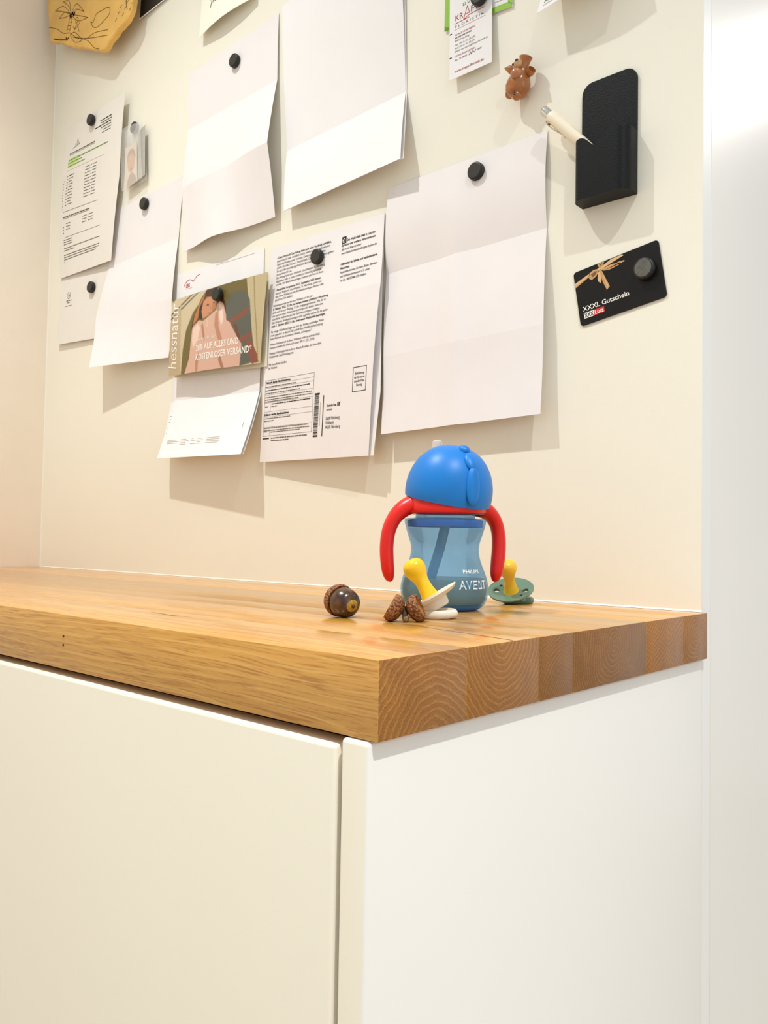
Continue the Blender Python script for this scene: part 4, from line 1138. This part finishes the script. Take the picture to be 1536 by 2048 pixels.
gr, ga = Vector((.835, .55, 0)), Vector((-.55, .835, 0))
go = Vector((-.1650, .3544, 0))
pacifier('sage green pacifier with yellow teat lying behind the cup', go + gr * .0076 + ga * .004 + up * .0122, gr * -.14 + up * .87 + ga * -.47, gr * .8 + ga * -.5, PG, NP,
         go + gr * .0150 + ga * .0150 + up * .0030, gr * -.02 + up * 1.0 + ga * -.02, gr)

# ------------------------------------------------------------------ acorn and twin acorn cups
def scaly(name, c1, c2):
    m = bpy.data.materials.new(name); m.use_nodes = True
    nt = m.node_tree; N = nt.nodes.new; L = nt.links.new; b = nt.nodes['Principled BSDF']
    tc = N('ShaderNodeTexCoord'); vo = N('ShaderNodeTexVoronoi'); vo.inputs['Scale'].default_value = 640
    L(tc.outputs['Object'], vo.inputs['Vector'])
    r = N('ShaderNodeValToRGB'); r.color_ramp.elements[0].color = lin(c2); r.color_ramp.elements[1].color = lin(c1)
    r.color_ramp.elements[0].position = .1; r.color_ramp.elements[1].position = .75
    L(vo.outputs['Distance'], r.inputs['Fac']); L(r.outputs['Color'], b.inputs['Base Color'])
    b.inputs['Roughness'].default_value = .55
    bp = N('ShaderNodeBump'); bp.invert = True; bp.inputs['Strength'].default_value = .9; bp.inputs['Distance'].default_value = .0012
    L(vo.outputs['Distance'], bp.inputs['Height']); L(bp.outputs['Normal'], b.inputs['Normal'])
    return m
SC = scaly('acorn_scales', '5e3014', 'b87a40')
ar, aa = Vector((.714, .700, 0)), Vector((-.700, .714, 0))
ao = Vector((-.1600, .1377, 0))
axis = (ar * .52 - aa * .80 - up * .16).normalized()
ac = ao + ar * .0006 + aa * .006 + up * .0112
t = thing('acorn', 'single glossy brown acorn still in its scaly cap, left of the cup', 'acorn', (ao.x, ao.y, 0))
mt = basis(axis, up, ac)
nut = bpy.data.materials.new('acorn_nut'); nut.use_nodes = True
nt = nut.node_tree; b = nt.nodes['Principled BSDF']; b.inputs['Roughness'].default_value = .25; b.inputs['Coat Weight'].default_value = .4
tc = nt.nodes.new('ShaderNodeTexCoord'); nz = nt.nodes.new('ShaderNodeTexNoise'); nz.inputs['Scale'].default_value = 160; nz.inputs['Detail'].default_value = 5
r = nt.nodes.new('ShaderNodeValToRGB'); r.color_ramp.elements[0].color = lin('1c0c05'); r.color_ramp.elements[1].color = lin('633a16'); r.color_ramp.elements[0].position = .35; r.color_ramp.elements[1].position = .72
nt.links.new(tc.outputs['Object'], nz.inputs['Vector']); nt.links.new(nz.outputs['Fac'], r.inputs['Fac']); nt.links.new(r.outputs['Color'], b.inputs['Base Color'])
nut_o = lathe('nut', smooth_path([(.0085, -.0060), (.0104, -.0030), (.0110, .0010), (.0106, .0050), (.0090, .0090), (.0060, .0116), (.0028, .0126), (.0002, .0128)], 4), nut, t, 40, mt, sharp=80)
lathe('nut_scar', [(.0046, .01225), (.0040, .0130), (.0020, .0134), (0, .0135)], mat('scar_tan', 'a8852f', .5, .3, .4, 900), nut_o, 20, mt)
lathe('nut_point', [(.0015, .0132), (.0014, .0142), (.0007, .0148), (0, .0149)], mat('point_brown', '5a2c14', .4), nut_o, 14, mt)
lathe('cap', smooth_path([(.0100, -.0035), (.0114, -.0030), (.0120, -.0045), (.0117, -.0075), (.0098, -.0110), (.0060, -.0132), (.0020, -.0138), (.0001, -.0138)], 4), SC, t, 44, mt, sharp=80)

cr, ca_ = Vector((.765, .644, 0)), Vector((-.644, .765, 0))
co = Vector((-.1135, .1530, 0))
t = thing('twin_acorn_cups', 'pair of empty scaly acorn cups on one twig in front of the ivory pacifier', 'acorn cups', (co.x, co.y, 0))
cupin = mat('cup_inside', 'b9824a', .6, .3, .2, 300)
for (dx, dz, nx, nz_, tow, sc_) in ((-.0102, .0108, -.84, .46, .04, 1.06), (.0110, .0106, .87, .42, -.16, 1.06)):
    c_ = co + cr * dx + up * dz
    mt = basis(cr * nx + up * nz_ + ca_ * tow, up, c_) @ Matrix.Scale(sc_, 4)
    cp_ = lathe('cup_shell', smooth_path([(.0076, -.0004), (.0085, .0004), (.0093, -.0012), (.0094, -.0034), (.0082, -.0060), (.0056, -.0080), (.0026, -.0089), (.0001, -.0091)], 4), SC, t, 40, mt, sharp=80)
    lathe('cup_lining', smooth_path([(.0080, .0000), (.0080, -.0026), (.0064, -.0050), (.0030, -.0064), (.0001, -.0067)], 3), cupin, cp_, 32, mt, sharp=80)
TW = mat('twig_bark', '5c4630', .7, .3, .3, 500, .5, 900)
tw = smooth_path([tuple(co + cr * .0004 + ca_ * .004 + up * .0096) + (.0016, .0016), tuple(co + cr * .0002 + ca_ * .0005 + up * .0066) + (.0021, .0021), tuple(co + cr * .0004 + ca_ * -.0035 + up * .0035) + (.0022, .0022), tuple(co + cr * .0008 + ca_ * -.0075 + up * .0026) + (.0025, .0024)], 4)
twg = link('twig', to_mesh(sweep_bm(tw, up, 12), 'twig', True, 50), TW, t)
link('twig_end', to_mesh(ellipsoid_bm(.0020, .0019, .0006, basis(-ca_, up, co + cr * .0008 + ca_ * -.0077 + up * .0026), 12), 'twig_end', True), mat('twig_cut', '8a6a44', .7), twg)
for nx in (-1, 1):
    link('stalk', to_mesh(sweep_bm([tuple(co + cr * .0003 + up * .0062) + (.0014, .0014), tuple(co + cr * (nx * .0030) + up * .0068) + (.0013, .0013)], up, 8), 'stalk', True, 50), TW, t)
